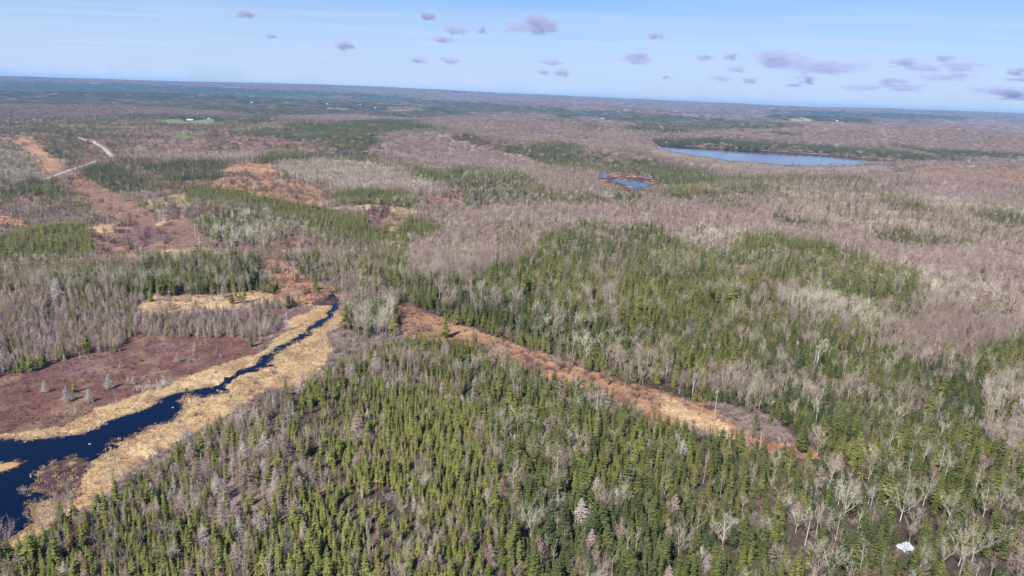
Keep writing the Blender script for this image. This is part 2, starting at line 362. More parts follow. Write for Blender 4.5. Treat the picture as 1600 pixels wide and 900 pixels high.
 (P('red', .01, .02, .1, 0, .4, .15), [(140, 351), (175, 338), (230, 340), (255, 352), (290, 376), (290, 388), (240, 390), (180, 395), (160, 388)]),
 (P('purple', .0, .0, .06, 0, .5, .05), [(190, 360), (225, 346), (252, 352), (258, 366), (230, 372), (195, 370)]),
 (P('straw', .02, .02, .03, 0, .25, .2), [(142, 350), (180, 339), (205, 342), (180, 352), (160, 358)]),
 (P('conif', .78, .05, 0, 0, .1, 0, .45, .7), [(198, 334), (236, 338), (296, 376), (276, 380), (240, 352)]),
 (P('orange', 0, .02, .04, 0, .2, .2), [(-100, 338), (30, 337), (52, 346), (0, 353), (-100, 356)]),
 (P('red', 0, .02, .06, 0, .4, .1), [(10, 306), (62, 291), (62, 312), (32, 318)]),
 (P('cut', 0, 0, .0, 0, .08, .2), [(64, 252), (97, 258), (140, 277), (196, 312), (232, 329), (288, 340), (244, 350), (182, 336), (140, 320), (112, 300), (92, 280), (70, 268)]),
 (P('orange', 0, 0, .0, 0, .15, .2), [(18, 214), (50, 214), (66, 228), (90, 243), (100, 260), (70, 264), (50, 246), (30, 230)]),
 (P('straw', 0, 0, 0, 0, .1, .2), [(240, 343), (262, 337), (280, 337), (278, 343), (262, 346)]),
 (P('cut', 0, 0, .0, 0, .08, .2), [(247, 345), (283, 342), (338, 379), (342, 388), (300, 388)]),
 (P('cut', 0, 0, .0, 0, .12, .15), [(256, 348), (280, 346), (330, 378), (300, 383)]),
 (P('bog', .05, .04, .1, 0, .4, .2), [(320, 386), (380, 378), (420, 396), (400, 402), (350, 400)]),
 (P('straw', .01, .02, .02, 0, .1, .4), [(245, 397), (262, 390), (320, 384), (350, 380), (352, 386), (320, 392), (262, 402)]),
 (P('straw', .02, 0, .02, .02, .1, .4), [(214, 465), (240, 462), (300, 462), (400, 456), (470, 462), (490, 472), (440, 476), (300, 476), (222, 480)]),
 (P('orange', .03, .01, .06, 0, .35, .3), [(400, 400), (425, 400), (450, 418), (490, 440), (520, 450), (560, 457), (550, 466), (470, 468), (440, 448), (400, 418)]),
 # ---- power line clearing
 (P('orange', .01, 0, .03, 0, .4, .5), [(590, 473), (640, 474), (690, 497), (745, 517), (800, 538), (860, 557), (917, 580), (1035, 612), (1082, 627), (1137, 637), (1200, 652), (1250, 690), (1240, 712), (1180, 712), (1120, 694), (1040, 668), (962, 640), (887, 612), (800, 580), (725, 545), (690, 532), (610, 520)]),
 (P('orange', .0, 0, .06, 0, .6, .2), [(745, 519), (830, 548), (880, 568), (930, 592), (880, 595), (800, 568), (750, 535)]),
 (P('straw', .0, 0, .0, 0, .25, .6), [(1030, 616), (1070, 630), (1120, 655), (1165, 690), (1130, 686), (1080, 662), (1030, 640)]),
 (P('scrub', .02, .02, .08, 0, .8, .1), [(1110, 632), (1200, 650), (1250, 690), (1210, 690), (1140, 662)]),
 (P('orange', .10, .04, .10, 0, .5, .3, .42, .5), [(1225, 690), (1300, 702), (1440, 732), (1470, 775), (1340, 762), (1235, 735)]),
 (P('red', .02, .02, .08, 0, .6, .3), [(1440, 735), (1500, 735), (1570, 755), (1580, 780), (1540, 795), (1450, 770)]),
 # ---- foreground forest
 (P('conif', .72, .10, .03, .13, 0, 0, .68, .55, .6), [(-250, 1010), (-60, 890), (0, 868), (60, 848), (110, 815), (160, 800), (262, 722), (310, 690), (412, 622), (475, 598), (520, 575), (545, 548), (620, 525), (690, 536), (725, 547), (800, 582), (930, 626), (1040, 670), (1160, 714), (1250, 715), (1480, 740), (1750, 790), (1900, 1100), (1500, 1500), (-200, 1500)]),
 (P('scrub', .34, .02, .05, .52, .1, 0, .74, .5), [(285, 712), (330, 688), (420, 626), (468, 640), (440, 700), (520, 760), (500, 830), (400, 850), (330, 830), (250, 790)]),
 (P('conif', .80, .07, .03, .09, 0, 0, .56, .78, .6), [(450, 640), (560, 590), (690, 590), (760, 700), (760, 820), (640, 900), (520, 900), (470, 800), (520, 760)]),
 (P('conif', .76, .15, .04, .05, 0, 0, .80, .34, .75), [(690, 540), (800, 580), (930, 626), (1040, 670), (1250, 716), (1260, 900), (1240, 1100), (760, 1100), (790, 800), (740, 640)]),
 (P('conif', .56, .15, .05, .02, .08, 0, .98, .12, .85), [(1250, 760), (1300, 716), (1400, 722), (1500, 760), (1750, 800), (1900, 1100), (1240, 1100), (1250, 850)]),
 (P('conif', .82, .08, .02, 0, .05, 0, .7, .7), [(1280, 700), (1400, 705), (1440, 725), (1380, 735), (1290, 730)]),
 (P('conif', .55, .5, 0, 0, 0, 0, .95, .35, .95), [(536, 505), (540, 490), (600, 482), (622, 500), (620, 520), (560, 530)]),
 (P('scrub', .03, .02, .1, .02, .8, .05), [(508, 520), (536, 515), (560, 528), (625, 522), (640, 530), (560, 556), (520, 585), (505, 575)]),
 # ---- bog and marsh
 (P('bog', 0, 0, .012, .02, .8, .06, .35), [(-250, 640), (0, 590), (32, 582), (75, 568), (120, 558), (150, 550), (175, 557), (195, 537), (217, 525), (350, 529), (380, 534), (395, 543), (405, 553), (325, 578), (252, 603), (207, 623), (150, 640), (110, 668), (0, 684), (-250, 720)]),
 (P('scrub', .03, 0, .02, .10, .5, .1), [(380, 536), (440, 520), (452, 500), (462, 502), (440, 532), (400, 552)]),
 (P('straw', 0, 0, 0, 0, .02, .9), [(-250, 720), (0, 680), (100, 665), (135, 648), (150, 636), (207, 620), (252, 600), (287, 590), (325, 575), (400, 551), (430, 530), (450, 520), (456, 500), (470, 488), (480, 475), (500, 464), (530, 460), (566, 464), (556, 476), (537, 482), (533, 508), (512, 522), (508, 560), (505, 580), (478, 596), (412, 618), (350, 662), (310, 682), (262, 715), (207, 748), (150, 795), (100, 808), (37, 853), (0, 872), (-100, 920), (-250, 960)]),
 (P('sedge', 0, 0, 0, 0, .06, .9), [(0, 690), (45, 691), (125, 682), (200, 655), (240, 640), (290, 614), (350, 605), (430, 560), (490, 515), (520, 500), (500, 525), (440, 570), (400, 610), (330, 650), (280, 680), (200, 720), (150, 780), (60, 820), (0, 850)]),
 (P('scrub', 0, 0, 0, .02, .8, .2), [(478, 600), (500, 575), (512, 560), (520, 580), (500, 600), (412, 624), (350, 668), (312, 690), (262, 722), (207, 757), (150, 802), (150, 792), (200, 742), (262, 703), (330, 664), (412, 610)]),
 (P('bog', 0, 0, 0, 0, .5, .3), [(420, 495), (470, 478), (500, 480), (480, 490), (440, 505)]),
 (P('mud', 0, 0, 0, 0, .08, .6), [(32, 767), (57, 747), (57, 735), (87, 720), (125, 714), (145, 722), (140, 738), (115, 765), (128, 772), (110, 784), (85, 778)]),
 (P('mud', 0, 0, 0, 0, .05, .6), [(165, 692), (185, 672), (220, 658), (248, 652), (240, 668), (215, 685), (190, 695)]),
 (P('mud', 0, 0, 0, 0, .2, .05), [(486, 458), (515, 456), (552, 458), (535, 463), (490, 464)]),
 (P('mud', 0, 0, 0, 0, .1, .02), [(930, 271), (950, 268), (985, 275), (1020, 277), (1036, 284), (1022, 293), (1008, 300), (990, 300), (970, 292), (930, 282)]),  # muddy pond rim; brown painted here also stands for dark tree reflections
]
def pix_in(pts, x, y): return bool(inside(np.array(pts, float), np.array([float(x)]), np.array([float(y)]))[0])
def foot(p, pts):
    """an open patch is seen down to the tops of the trees in front of it: its near edge lies a tree's height nearer"""
    if sum(p['v'][:4]) > .32 or GNAMES[p['g']] in ('bog', 'straw', 'sedge', 'mud', 'scrub'): lim = 380
    else: lim = 235
    if sum(p['v'][:4]) > .32: return pts
    out = []
    for x, y in pts:
        gx, gy = ground_at(x, y); d = math.hypot(gx, gy)
        lower = not pix_in(pts, x, y + 1.5) and d > lim and d < 2600
        out.append((x, y + (5.5 * F_PX / d if lower else 0)))
    return out
PATCHES = [(p, poly_ground(foot(p, pts), 40)) for p, pts in PATCHES]
VARR = np.array([DEFAULT['v']] + [p['v'] for p, _ in PATCHES])
GIDX = np.array([DEFAULT['g']] + [p['g'] for p, _ in PATCHES])

def cover(x, y, wob=1.0):
    """index of the land cover patch at ground points (0 = default); patch edges wander a little"""
    d = np.hypot(x, y)
    a = wob * np.clip(d * .007, 2.0, 60)
    wx = x + a * fbm(x, y, 22, 51, 2) + a * fbm(x, y, 90, 53, 2) + a * .8 * fbm(x, y, 7, 61, 2) * (d < 1500)
    wy = y + a * fbm(x, y, 22, 71, 2) * np.clip(d / 300, 1, 3) + a * .8 * fbm(x, y, 7, 81, 2) * (d < 1500)
    out = np.zeros(x.shape, np.int32)
    sx_, sy_ = x + .22 * (wx - x), y + .22 * (wy - y)          # cut lines and planted blocks keep straight edges
    for i, (p_, poly) in enumerate(PATCHES):
        sharp = GNAMES[p_['g']] in ('cut', 'purple', 'yellow', 'tanfield', 'young', 'field')
        out[inside(poly, sx_, sy_) if sharp else inside(poly, wx, wy)] = i + 1
    return out

# water outlines
STREAM = [(-260, 735), (-100, 705), (0, 685), (45, 688), (90, 683), (125, 679), (147, 671), (175, 655), (207, 647), (237, 635), (260, 620), (287, 611), (292, 607), (298, 611), (312, 607), (342, 602), (350, 592), (350, 589), (358, 590), (370, 580), (400, 570),
          (405, 560), (420, 552), (426, 547), (432, 542), (450, 535), (467, 525), (465, 522), (474, 522), (477, 515), (492, 506), (500, 500), (512, 494), (512, 487), (519, 482), (519, 476), (524, 474), (530, 471), (519, 469), (511, 467), (513, 461), (520, 459), (523, 464), (522, 467),
          (535, 468), (531, 474), (528, 480), (523, 486), (520, 494), (516, 499), (507, 504), (500, 510), (485, 516), (487, 524), (477, 526), (467, 534), (450, 539), (440, 547), (427, 557), (418, 568), (431, 571), (415, 573), (400, 580), (382, 583), (360, 595), (351, 605),
          (358, 614), (332, 616), (317, 622), (306, 618), (295, 617), (282, 622), (285, 635), (280, 647), (267, 660), (245, 665), (225, 668), (213, 676), (190, 688), (170, 690), (186, 696), (160, 708), (140, 721), (126, 714), (108, 716), (87, 720), (70, 728), (57, 735), (58, 747), (46, 757), (32, 767),
          (50, 770), (67, 772), (85, 775), (72, 782), (45, 787), (47, 802), (54, 815), (42, 822), (27, 832), (0, 847), (-100, 900), (-260, 990)]
ISLAND = [(-30, 728), (0, 726), (20, 722), (33, 725), (22, 731), (5, 736), (-30, 744)]
POND = [(956, 281.5), (966, 281), (980, 283), (995, 285.5), (1010, 286.5), (1027, 286), (1016, 289), (1009, 292), (1003, 295.5), (995, 296), (982, 291), (967, 286)]
POOL = [(935, 273), (950, 271), (951, 275), (940, 279)]
LAKE = [(1027, 226), (1050, 227), (1075, 228), (1125, 232), (1160, 234), (1200, 235.5), (1250, 239), (1300, 243), (1350, 248), (1400, 252), (1425, 252.5), (1400, 255), (1350, 258), (1325, 259.5), (1240, 259), (1200, 256), (1137, 251), (1087, 243), (1030, 233)]
SLIVER = [(1452, 247.2), (1462, 246.6), (1474, 247.4), (1473, 249.6), (1460, 250.4), (1452, 249.8)]
BROOK = [(746, 296), (750, 298), (750, 306), (747, 316), (738, 318), (737, 315), (744, 311), (745, 303)]
DITCH = [(346, 396), (360, 394), (370, 396), (366, 399), (350, 400)]
SWALE = [(322, 385), (336, 381), (350, 380), (352, 384), (334, 387), (322, 388)]
BEND = [(538, 443), (540, 434), (545, 432), (548, 440), (550, 452), (540, 456)]
WATER = [(n, poly_ground(p, 12)) for n, p in (('stream', STREAM), ('pond', POND), ('pond', POOL), ('lake', LAKE), ('stream', BROOK), ('pond', DITCH), ('pond', SWALE), ('stream', BEND), ('pond', SLIVER))]
ISL = poly_ground(ISLAND, 10)

def rough_edge(poly, amp, seed, n=3):
    """fractal shoreline: midpoints pushed sideways"""
    r = random.Random(seed)
    pts = [Vector((p[0], p[1])) for p in poly]
    for k in range(n):
        out = []
        for i, p in enumerate(pts):
            q = pts[(i + 1) % len(pts)]
            d = q - p
            nn = Vector((-d.y, d.x))
            out += [p, p + d * .5 + nn * r.uniform(-amp, amp)]
        pts = out
    return np.array([(p.x, p.y) for p in pts])
WATER = [(n, rough_edge(p, .13 if n == 'stream' else .07, 5 + i)) for i, (n, p) in enumerate(WATER)]
ISL = rough_edge(ISL, .12, 91)

def in_water(x, y):
    r = np.zeros(x.shape, bool)
    for _, p in WATER: r |= inside(p, x, y)
    return r & ~inside(ISL, x, y)

# roads
ROADS = [([(66, 281), (80, 277), (95, 271), (110, 266), (125, 261), (141, 256), (150, 252)], 5.5), ([(176, 246), (172, 241), (166, 235), (158, 229), (148, 223), (133, 219), (122, 215)], 6.5)]
ROADG = []
for pts, w in ROADS:
    ROADG.append(([ground_at(*p) for p in pts], w))
def near_road(x, y, extra=3.0):
    r = np.zeros(x.shape, bool)
    for pts, w in ROADG:
        for (x0, y0), (x1, y1) in zip(pts, pts[1:]):
            dx, dy = x1 - x0, y1 - y0
            t = np.clip(((x - x0) * dx + (y - y0) * dy) / (dx * dx + dy * dy), 0, 1)
            r |= np.hypot(x - x0 - t * dx, y - y0 - t * dy) < w / 2 + extra
    return r

# far farm buildings: pixel of the base, length, width, wall height, turn, kind
HOUSES = [((297, 188.5), 46, 14, 6, .1, 'barn'), ((326, 186.5), 20, 11, 5, .5, 'house'), ((511, 163), 34, 14, 9, .3, 'barn'), ((563, 164), 30, 14, 9, -.2, 'house'),
          ((586, 169), 26, 12, 8, .4, 'house'), ((941, 186), 40, 14, 9, .2, 'barn'), ((1308, 189.5), 40, 16, 10, -.1, 'barn'), ((393, 161), 34, 14, 9, .2, 'house')]
HOUSEG = [ground_at(*h[0]) for h in HOUSES]
def near_house(x, y):
    r = np.zeros(x.shape, bool)
    for hx, hy in HOUSEG:
        d = math.hypot(hx, hy); ux, uy = hx / d, hy / d
        t = (x - hx) * ux + (y - hy) * uy; w = np.abs((x - hx) * uy - (y - hy) * ux)
        r |= (t > -d * .09) & (t < 30) & (w < 35 + d * .004)
    return r

# ------------------------------------------------------------------ materials
def new_mat(name, rough=.85, spec=.2):
    m = bpy.data.materials.new(name)
    m.use_nodes = True
    b = m.node_tree.nodes['Principled BSDF']
    b.inputs['Roughness'].default_value = rough
    b.inputs['Specular IOR Level'].default_value = spec
    return m, m.node_tree.nodes, m.node_tree.links, b

def ramp_mat(name, stops, rough=.85, vary=.35, attr='tone', translucent=0.0):
    """base colour from the tone of each plant, with a little variation from plant to plant and along it"""
    m, n, l, b = new_mat(name, rough)
    at = n.new('ShaderNodeAttribute'); at.attribute_type = 'INSTANCER'; at.attribute_name = attr
    cr = n.new('ShaderNodeValToRGB')
    els = cr.color_ramp.elements
    for i, (p, c) in enumerate(stops):
        e = els[i] if i < 2 else els.new(p)
        e.position, e.color = p, (*c, 1)
    l.new(at.outputs['Fac'], cr.inputs[0])
    oi = n.new('ShaderNodeObjectInfo')
    tc = n.new('ShaderNodeNewGeometry')
    nz = n.new('ShaderNodeTexNoise'); nz.inputs['Scale'].default_value = .9; nz.inputs['Detail'].default_value = 2
    l.new(tc.outputs['Position'], nz.inputs['Vector'])
    mr = n.new('ShaderNodeMapRange'); mr.inputs[1].default_value, mr.inputs[2].default_value = 0, 1
    mr.inputs[3].default_value, mr.inputs[4].default_value = 1 - vary, 1 + vary
    l.new(oi.outputs['Random'], mr.inputs[0])
    mr2 = n.new('ShaderNodeMapRange'); mr2.inputs[1].default_value, mr2.inputs[2].default_value = .3, .7
    mr2.inputs[3].default_value, mr2.inputs[4].default_value = .8, 1.2
    l.new(nz.outputs[0], mr2.inputs[0])
    mu = n.new('ShaderNodeMath'); mu.operation = 'MULTIPLY'
    l.new(mr.outputs[0], mu.inputs[0]); l.new(mr2.outputs[0], mu.inputs[1])
    vm = n.new('ShaderNodeVectorMath'); vm.operation = 'SCALE'
    l.new(cr.outputs[0], vm.inputs[0]); l.new(mu.outputs[0], vm.inputs['Scale'])
    l.new(vm.outputs[0], b.inputs['Base Color'])
    if translucent:
        tb = n.new('ShaderNodeBsdfTranslucent'); l.new(vm.outputs[0], tb.inputs['Color'])
        ms = n.new('ShaderNodeMixShader'); ms.inputs[0].default_value = translucent
        l.new(b.outputs[0], ms.inputs[1]); l.new(tb.outputs[0], ms.inputs[2])
        l.new(ms.outputs[0], n['Material Output'].inputs['Surface'])
    return m

M_NEEDLE = ramp_mat('needles', [(0, (.066, .083, .030)), (.45, (.158, .162, .040)), (1, (.208, .210, .058))], .8, .2, translucent=.2)
M_TRUNKC = ramp_mat('conifer_bark', [(0, (0.139, 0.113, 0.096)), (1, (0.209, 0.174, 0.148))], .9, .3)
M_TWIG = ramp_mat('pale_twigs', [(0, (0.261, 0.174, 0.157)), (.5, (0.348, 0.278, 0.226)), (1, (0.452, 0.409, 0.304))], .9, .22)
M_BARK = ramp_mat('pale_bark', [(0, (0.313, 0.270, 0.244)), (1, (0.522, 0.487, 0.426))], .85, .2)
M_MAUVE = ramp_mat('mauve_twigs', [(0, (.212, .146, .130)), (.6, (.305, .232, .190)), (1, (.36, .165, .088))], .9, .2)
M_LARCH = ramp_mat('larch_twigs', [(0, (.27, .19, .145)), (.5, (.35, .27, .225)), (1, (.44, .405, .38))], .9, .22)
M_SHRUB = ramp_mat('shrub_twigs', [(0, (0.131, 0.065, 0.061)), (.4, (0.191, 0.122, 0.104)), (.7, (0.261, 0.209, 0.191)), (1, (0.365, 0.313, 0.278))], .9, .3)
M_GRASS = ramp_mat('dry_grass', [(0, (.16, .085, .06)), (.35, (.29, .165, .095)), (.7, (.41, .295, .16)), (1, (.49, .39, .22))], .9, .25)

# ground
mg, n, l, b = new_mat('forest_floor', .95, .1)
at = n.new('ShaderNodeAttribute'); at.attribute_name = 'cover'
geo = n.new('ShaderNodeNewGeometry')
prev = at.outputs['Color']
for sc_, lo_, hi_, det in ((.9, .62, 1.38, 4), (.16, .76, 1.24, 3), (.018, .85, 1.15, 2)):
    nz = n.new('ShaderNodeTexNoise'); nz.inputs['Scale'].default_value = sc_; nz.inputs['Detail'].default_value = det
    l.new(geo.outputs['Position'], nz.inputs['Vector'])
    mr = n.new('ShaderNodeMapRange'); mr.inputs[1].default_value, mr.inputs[2].default_value = .3, .7
    mr.inputs[3].default_value, mr.inputs[4].default_value = lo_, hi_
    l.new(nz.outputs[0], mr.inputs[0])
    vm = n.new('ShaderNodeVectorMath'); vm.operation = 'SCALE'
    l.new(prev, vm.inputs[0]); l.new(mr.outputs[0], vm.inputs['Scale'])
    prev = vm.outputs[0]
l.new(prev, b.inputs['Base Color'])
nb = n.new('ShaderNodeTexNoise'); nb.inputs['Scale'].default_value = 1.4; nb.inputs['Detail'].default_value = 4
l.new(geo.outputs['Position'], nb.inputs['Vector'])
bp = n.new('ShaderNodeBump'); bp.inputs['Strength'].default_value = .6; bp.inputs['Distance'].default_value = .5
l.new(nb.outputs[0], bp.inputs['Height']); l.new(bp.outputs[0], b.inputs['Normal'])
M_GROUND = mg

mw, n, l, b = new_mat('water', .05, .3)
b.inputs['Base Color'].default_value = (.0006, .0035, .018, 1)
b.inputs['IOR'].default_value = 1.33
geo = n.new('ShaderNodeNewGeometry')
nb = n.new('ShaderNodeTexNoise'); nb.inputs['Scale'].default_value = .8; nb.inputs['Detail'].default_value = 3
l.new(geo.outputs['Position'], nb.inputs['Vector'])
bp = n.new('ShaderNodeBump'); bp.inputs['Strength'].default_value = .12; bp.inputs['Distance'].default_value = .05
l.new(nb.outputs[0], bp.inputs['Height']); l.new(bp.outputs[0], b.inputs['Normal'])
M_WATER = mw
M_LAKE = mw.copy(); M_LAKE.name = 'lake_water'; M_LAKE.node_tree.nodes['Principled BSDF'].inputs['Specular IOR Level'].default_value = .5

def flat_mat(name, c, rough=.8, vary=.15, scale=2.0):
    m, n, l, b = new_mat(name, rough)
    tc = n.new('ShaderNodeNewGeometry')
    nz = n.new('ShaderNodeTexNoise'); nz.inputs['Scale'].default_value = scale; nz.inputs['Detail'].default_value = 3
    l.new(tc.outputs['Position'], nz.inputs['Vector'])
    mr = n.new('ShaderNodeMapRange'); mr.inputs[1].default_value, mr.inputs[2].default_value = .3, .7
    mr.inputs[3].default_value, mr.inputs[4].default_value = 1 - vary, 1 + vary
    l.new(nz.outputs[0], mr.inputs[0])
    vm = n.new('ShaderNodeVectorMath'); vm.operation = 'SCALE'; vm.inputs[0].default_value = c
    l.new(mr.outputs[0], vm.inputs['Scale']); l.new(vm.outputs[0], b.inputs['Base Color'])
    return m

# ------------------------------------------------------------------ ground sheet
ang = np.concatenate([np.arange(-180, -46, 4.0), np.arange(-46, 46.001, .16), np.arange(50, 180, 4.0)])
rad = np.concatenate([[1, 30, 70], np.geomspace(95, 3000, 560), np.geomspace(3040, 13800, 120)])
A, Rr = np.meshgrid(np.radians(ang), rad, indexing='ij')
X, Y = (Rr * np.sin(A)).ravel(), (Rr * np.cos(A)).ravel()
Z = height(X, Y)
infr = (np.abs(A.ravel()) < R(47)) & (Rr.ravel() > 90)
ci = np.zeros(X.shape, np.int32)
ci[infr] = cover(X[infr], Y[infr])
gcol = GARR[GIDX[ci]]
# a soft mottling of the default woodland floor
gcol = gcol * (1 + .18 * fbm(X, Y, 60, 99, 3))[:, None]
gi_ = GIDX[ci]
m1 = smooth(.05, .45, fbm(X, Y, 9, 201, 3) + .5 * fbm(X, Y, 2.6, 205, 2))[:, None]; m2 = smooth(.0, .5, fbm(X, Y, 22, 211, 3))[:, None]
for nm_, c1, c2 in (('bog', (.19, .125, .085), (.155, .095, .10)), ('straw', (.25, .145, .08), (.36, .21, .115)), ('sedge', (.23, .135, .08), (.38, .225, .12)), ('mud', (.34, .23, .12), (.05, .03, .035)),
                    ('orange', (.17, .085, .06), (.36, .23, .12)), ('red', (.27, .17, .10), (.13, .06, .06))):
    k_ = (gi_ == GNAMES.index(nm_))[:, None]
    gcol = np.where(k_, gcol * (1 - .85 * m1) + np.array(c1) * .85 * m1, gcol)
    gcol = np.where(k_, gcol * (1 - .55 * m2) + np.array(c2) * .55 * m2, gcol)
wmask = np.zeros(X.shape, bool); wmask[infr] = in_water(X[infr], Y[infr])
Z = Z - .45 * wmask
rim = np.zeros(X.shape, bool)
nr_ = np.nonzero(infr & (np.hypot(X, Y) < 460) & (X < 0))[0]
for ox, oy in ((1.6, 0), (-1.6, 0), (0, 2.2), (0, -2.2)): rim[nr_] |= in_water(X[nr_] + ox, Y[nr_] + oy)
rim &= fbm(X, Y, 6, 301, 2) > -.25
gcol[rim] = gcol[rim] * .45 + np.array((.07, .045, .035)) * .55
gcol[wmask] = (.06, .045, .035)
na, nr = len(ang), len(rad)
I = np.arange(na * nr).reshape(na, nr)
q = np.stack([I, np.roll(I, -1, 0)], 0)
f = np.stack([I[:, :-1], I[:, 1:], np.roll(I, -1, 0)[:, 1:], np.roll(I, -1, 0)[:, :-1]], -1).reshape(-1, 4)
me = bpy.data.meshes.new('ground')
me.vertices.add(len(X)); me.vertices.foreach_set('co', np.stack([X, Y, Z], 1).ravel())
me.loops.add(f.size); me.loops.foreach_set('vertex_index', f.ravel())
me.polygons.add(len(f)); me.polygons.foreach_set('loop_start', np.arange(0, f.size, 4)); me.polygons.foreach_set('loop_total', np.full(len(f), 4))
me.update(calc_edges=True)
ca = me.color_attributes.new('cover', 'FLOAT_COLOR', 'POINT')
ca.data.foreach_set('color', np.concatenate([gcol, np.ones((len(X), 1))], 1).ravel())
me.shade_smooth()
me.materials.append(M_GROUND)
ground = link_obj('ground', me)
tag(ground, 'rolling forest floor and clearings reaching out to the far ridges', 'ground', kind='structure')

# ------------------------------------------------------------------ water sheets
from mathutils.geometry import tessellate_polygon
def sheet(name, poly, z, mat, label, cat='water', kind='structure'):
    v = [Vector((p[0], p[1], z)) for p in poly]
    fs = tessellate_polygon([v])
    fs = [t if (v[t[1]] - v[t[0]]).cross(v[t[2]] - v[t[0]]).z > 0 else t[::-1] for t in fs]
    o = link_obj(name, np_mesh(name, v, fs, [mat]))
    return tag(o, label, cat, kind=kind)
WL = ['dark blue stream winding through the tan marsh on the left', 'small round pond with a brown muddy rim among grey hardwoods', 'tiny pool just left of the round pond', 'long pale blue lake below a wall of dark conifers',
      'short bend of dark brook beside a yellow grass bank', 'narrow strip of blue water beside the crossarmed pole', 'dark wet ditch at the lower end of the brown clearing', 'shaded bend of the stream among dark conifers above the marsh', 'thin sliver of pale water right of the long lake']
for (nm, poly), lb in zip(WATER, WL):
    c = poly.mean(0)
    zz = max(.06, float(height(poly[:, 0], poly[:, 1]).mean()) + .06)
    sheet(nm, poly, zz, M_LAKE if nm == 'lake' or 'lake' in lb else M_WATER, lb)
ib = MB()
iv = [Vector((p[0], p[1], .02)) for p in ISL]
cx = sum((v for v in iv), Vector()) / len(iv)
for i, v in enumerate(iv):
    w = iv[(i + 1) % len(iv)]
    vi, wi = cx + (v - cx) * .8 + Vector((0, 0, .35)), cx + (w - cx) * .8 + Vector((0, 0, .35))
    ib.quad(v, w, wi, vi); ib.tri(vi, wi, cx + Vector((0, 0, .5)))
tag(ib.build('island', flat_mat('island_sedge', (.36, .21, .10), .9, .3)), 'small tan grass island in the dark water at the left edge', 'island', kind='structure')

# roads
M_GRAVEL = flat_mat('gravel', (.33, .305, .255), .95, .2, .25)
for (pts, w), lb in zip(ROADG, ('pale gravel road crossing the power line clearing', 'pale gravel road climbing away behind dark conifers')):
    fine = []
    for (x0, y0), (x1, y1) in zip(pts, pts[1:]):
        for k in range(6): fine.append((x0 + (x1 - x0) * k / 6, y0 + (y1 - y0) * k / 6))
    fine.append(pts[-1])
    m = MB()
    L = []
    for i, p in enumerate(fine):
        a, c = fine[max(0, i - 1)], fine[min(len(fine) - 1, i + 1)]
        d = Vector((c[0] - a[0], c[1] - a[1])).normalized(); nn = Vector((-d.y, d.x))
        row = []
        for s in (-.5, -.25, 0, .25, .5):
            x, y = p[0] + nn.x * w * s, p[1] + nn.y * w * s
            row.append(Vector((x, y, float(height(x, y)) + .5 + (.12 if abs(s) < .4 else -.3))))
        L.append(row)
    for r0, r1 in zip(L, L[1:]):
        for k in range(4): m.quad(r0[k + 1], r0[k], r1[k], r1[k + 1])
    tag(m.build('road', M_GRAVEL), lb, 'road', kind='structure')

# ------------------------------------------------------------------ plants: prototypes as (trunk, crown) meshes
def conifer(seed, H, ratio, levels=17, nb=8, rich=True):
    r = random.Random(seed)
    tr, cr = MB(), MB()
    Rm = H * ratio
    lean = Vector((r.uniform(-.02, .02), r.uniform(-.02, .02), 0))
    tr.prism((0, 0, -.5), lean * H + Vector((0, 0, H * .97)), H * .016, H * .003, 5)
    z0 = H * r.uniform(.06, .16)
    sh = r.uniform(.5, .85)
    for k in range(levels):
        t = (k + r.uniform(-.3, .3)) / (levels - .3)
        t = min(max(t, 0), .985)
        z = z0 + (H - z0) * t
        rr = Rm * ((1 - t) ** sh) * r.uniform(.75, 1.15) * (1.0 if t > .12 else .72) + .12
        c = lean * z
        n = max(4, int(nb * (1 - .45 * t)))
        a0 = r.uniform(0, 6.28)
        for j in range(n):
            if r.random() < .15: continue
            a = a0 + 6.283 * (j + r.uniform(-.3, .3)) / n
            q = rr * r.uniform(.65, 1.18)
            d = Vector((math.cos(a), math.sin(a), 0)); s = Vector((-d.y, d.x, 0))
            droop = q * (r.uniform(.12, .42) - .5 * t)
            base = c + Vector((0, 0, z + q * .18)) + d * .03
            tip = c + d * q + Vector((0, 0, z - droop))
            w = q * r.uniform(.26, .40) + .06
            mid = base.lerp(tip, .5) + Vector((0, 0, q * .07))
            sag = Vector((0, 0, -w * r.uniform(.25, .6)))
            a1, a2 = mid + s * w + sag, mid - s * w + sag
            cr.tri(base, a1, tip); cr.tri(base, tip, a2)
            if rich:
                for sg in (1, -1):
                    p = base.lerp(tip, r.uniform(.45, .8))
                    e = p + d * q * .28 + s * sg * w * r.uniform(.9, 1.5) + Vector((0, 0, -q * .1))
                    cr.tri(p, p.lerp(e, .6) + Vector((0, 0, -.18 * q)) , e)
    cr.tri(lean * H + Vector((.12, 0, H * .93)), lean * H + Vector((-.1, .08, H * .93)), lean * H + Vector((0, 0, H * 1.02)))
    return tr, cr

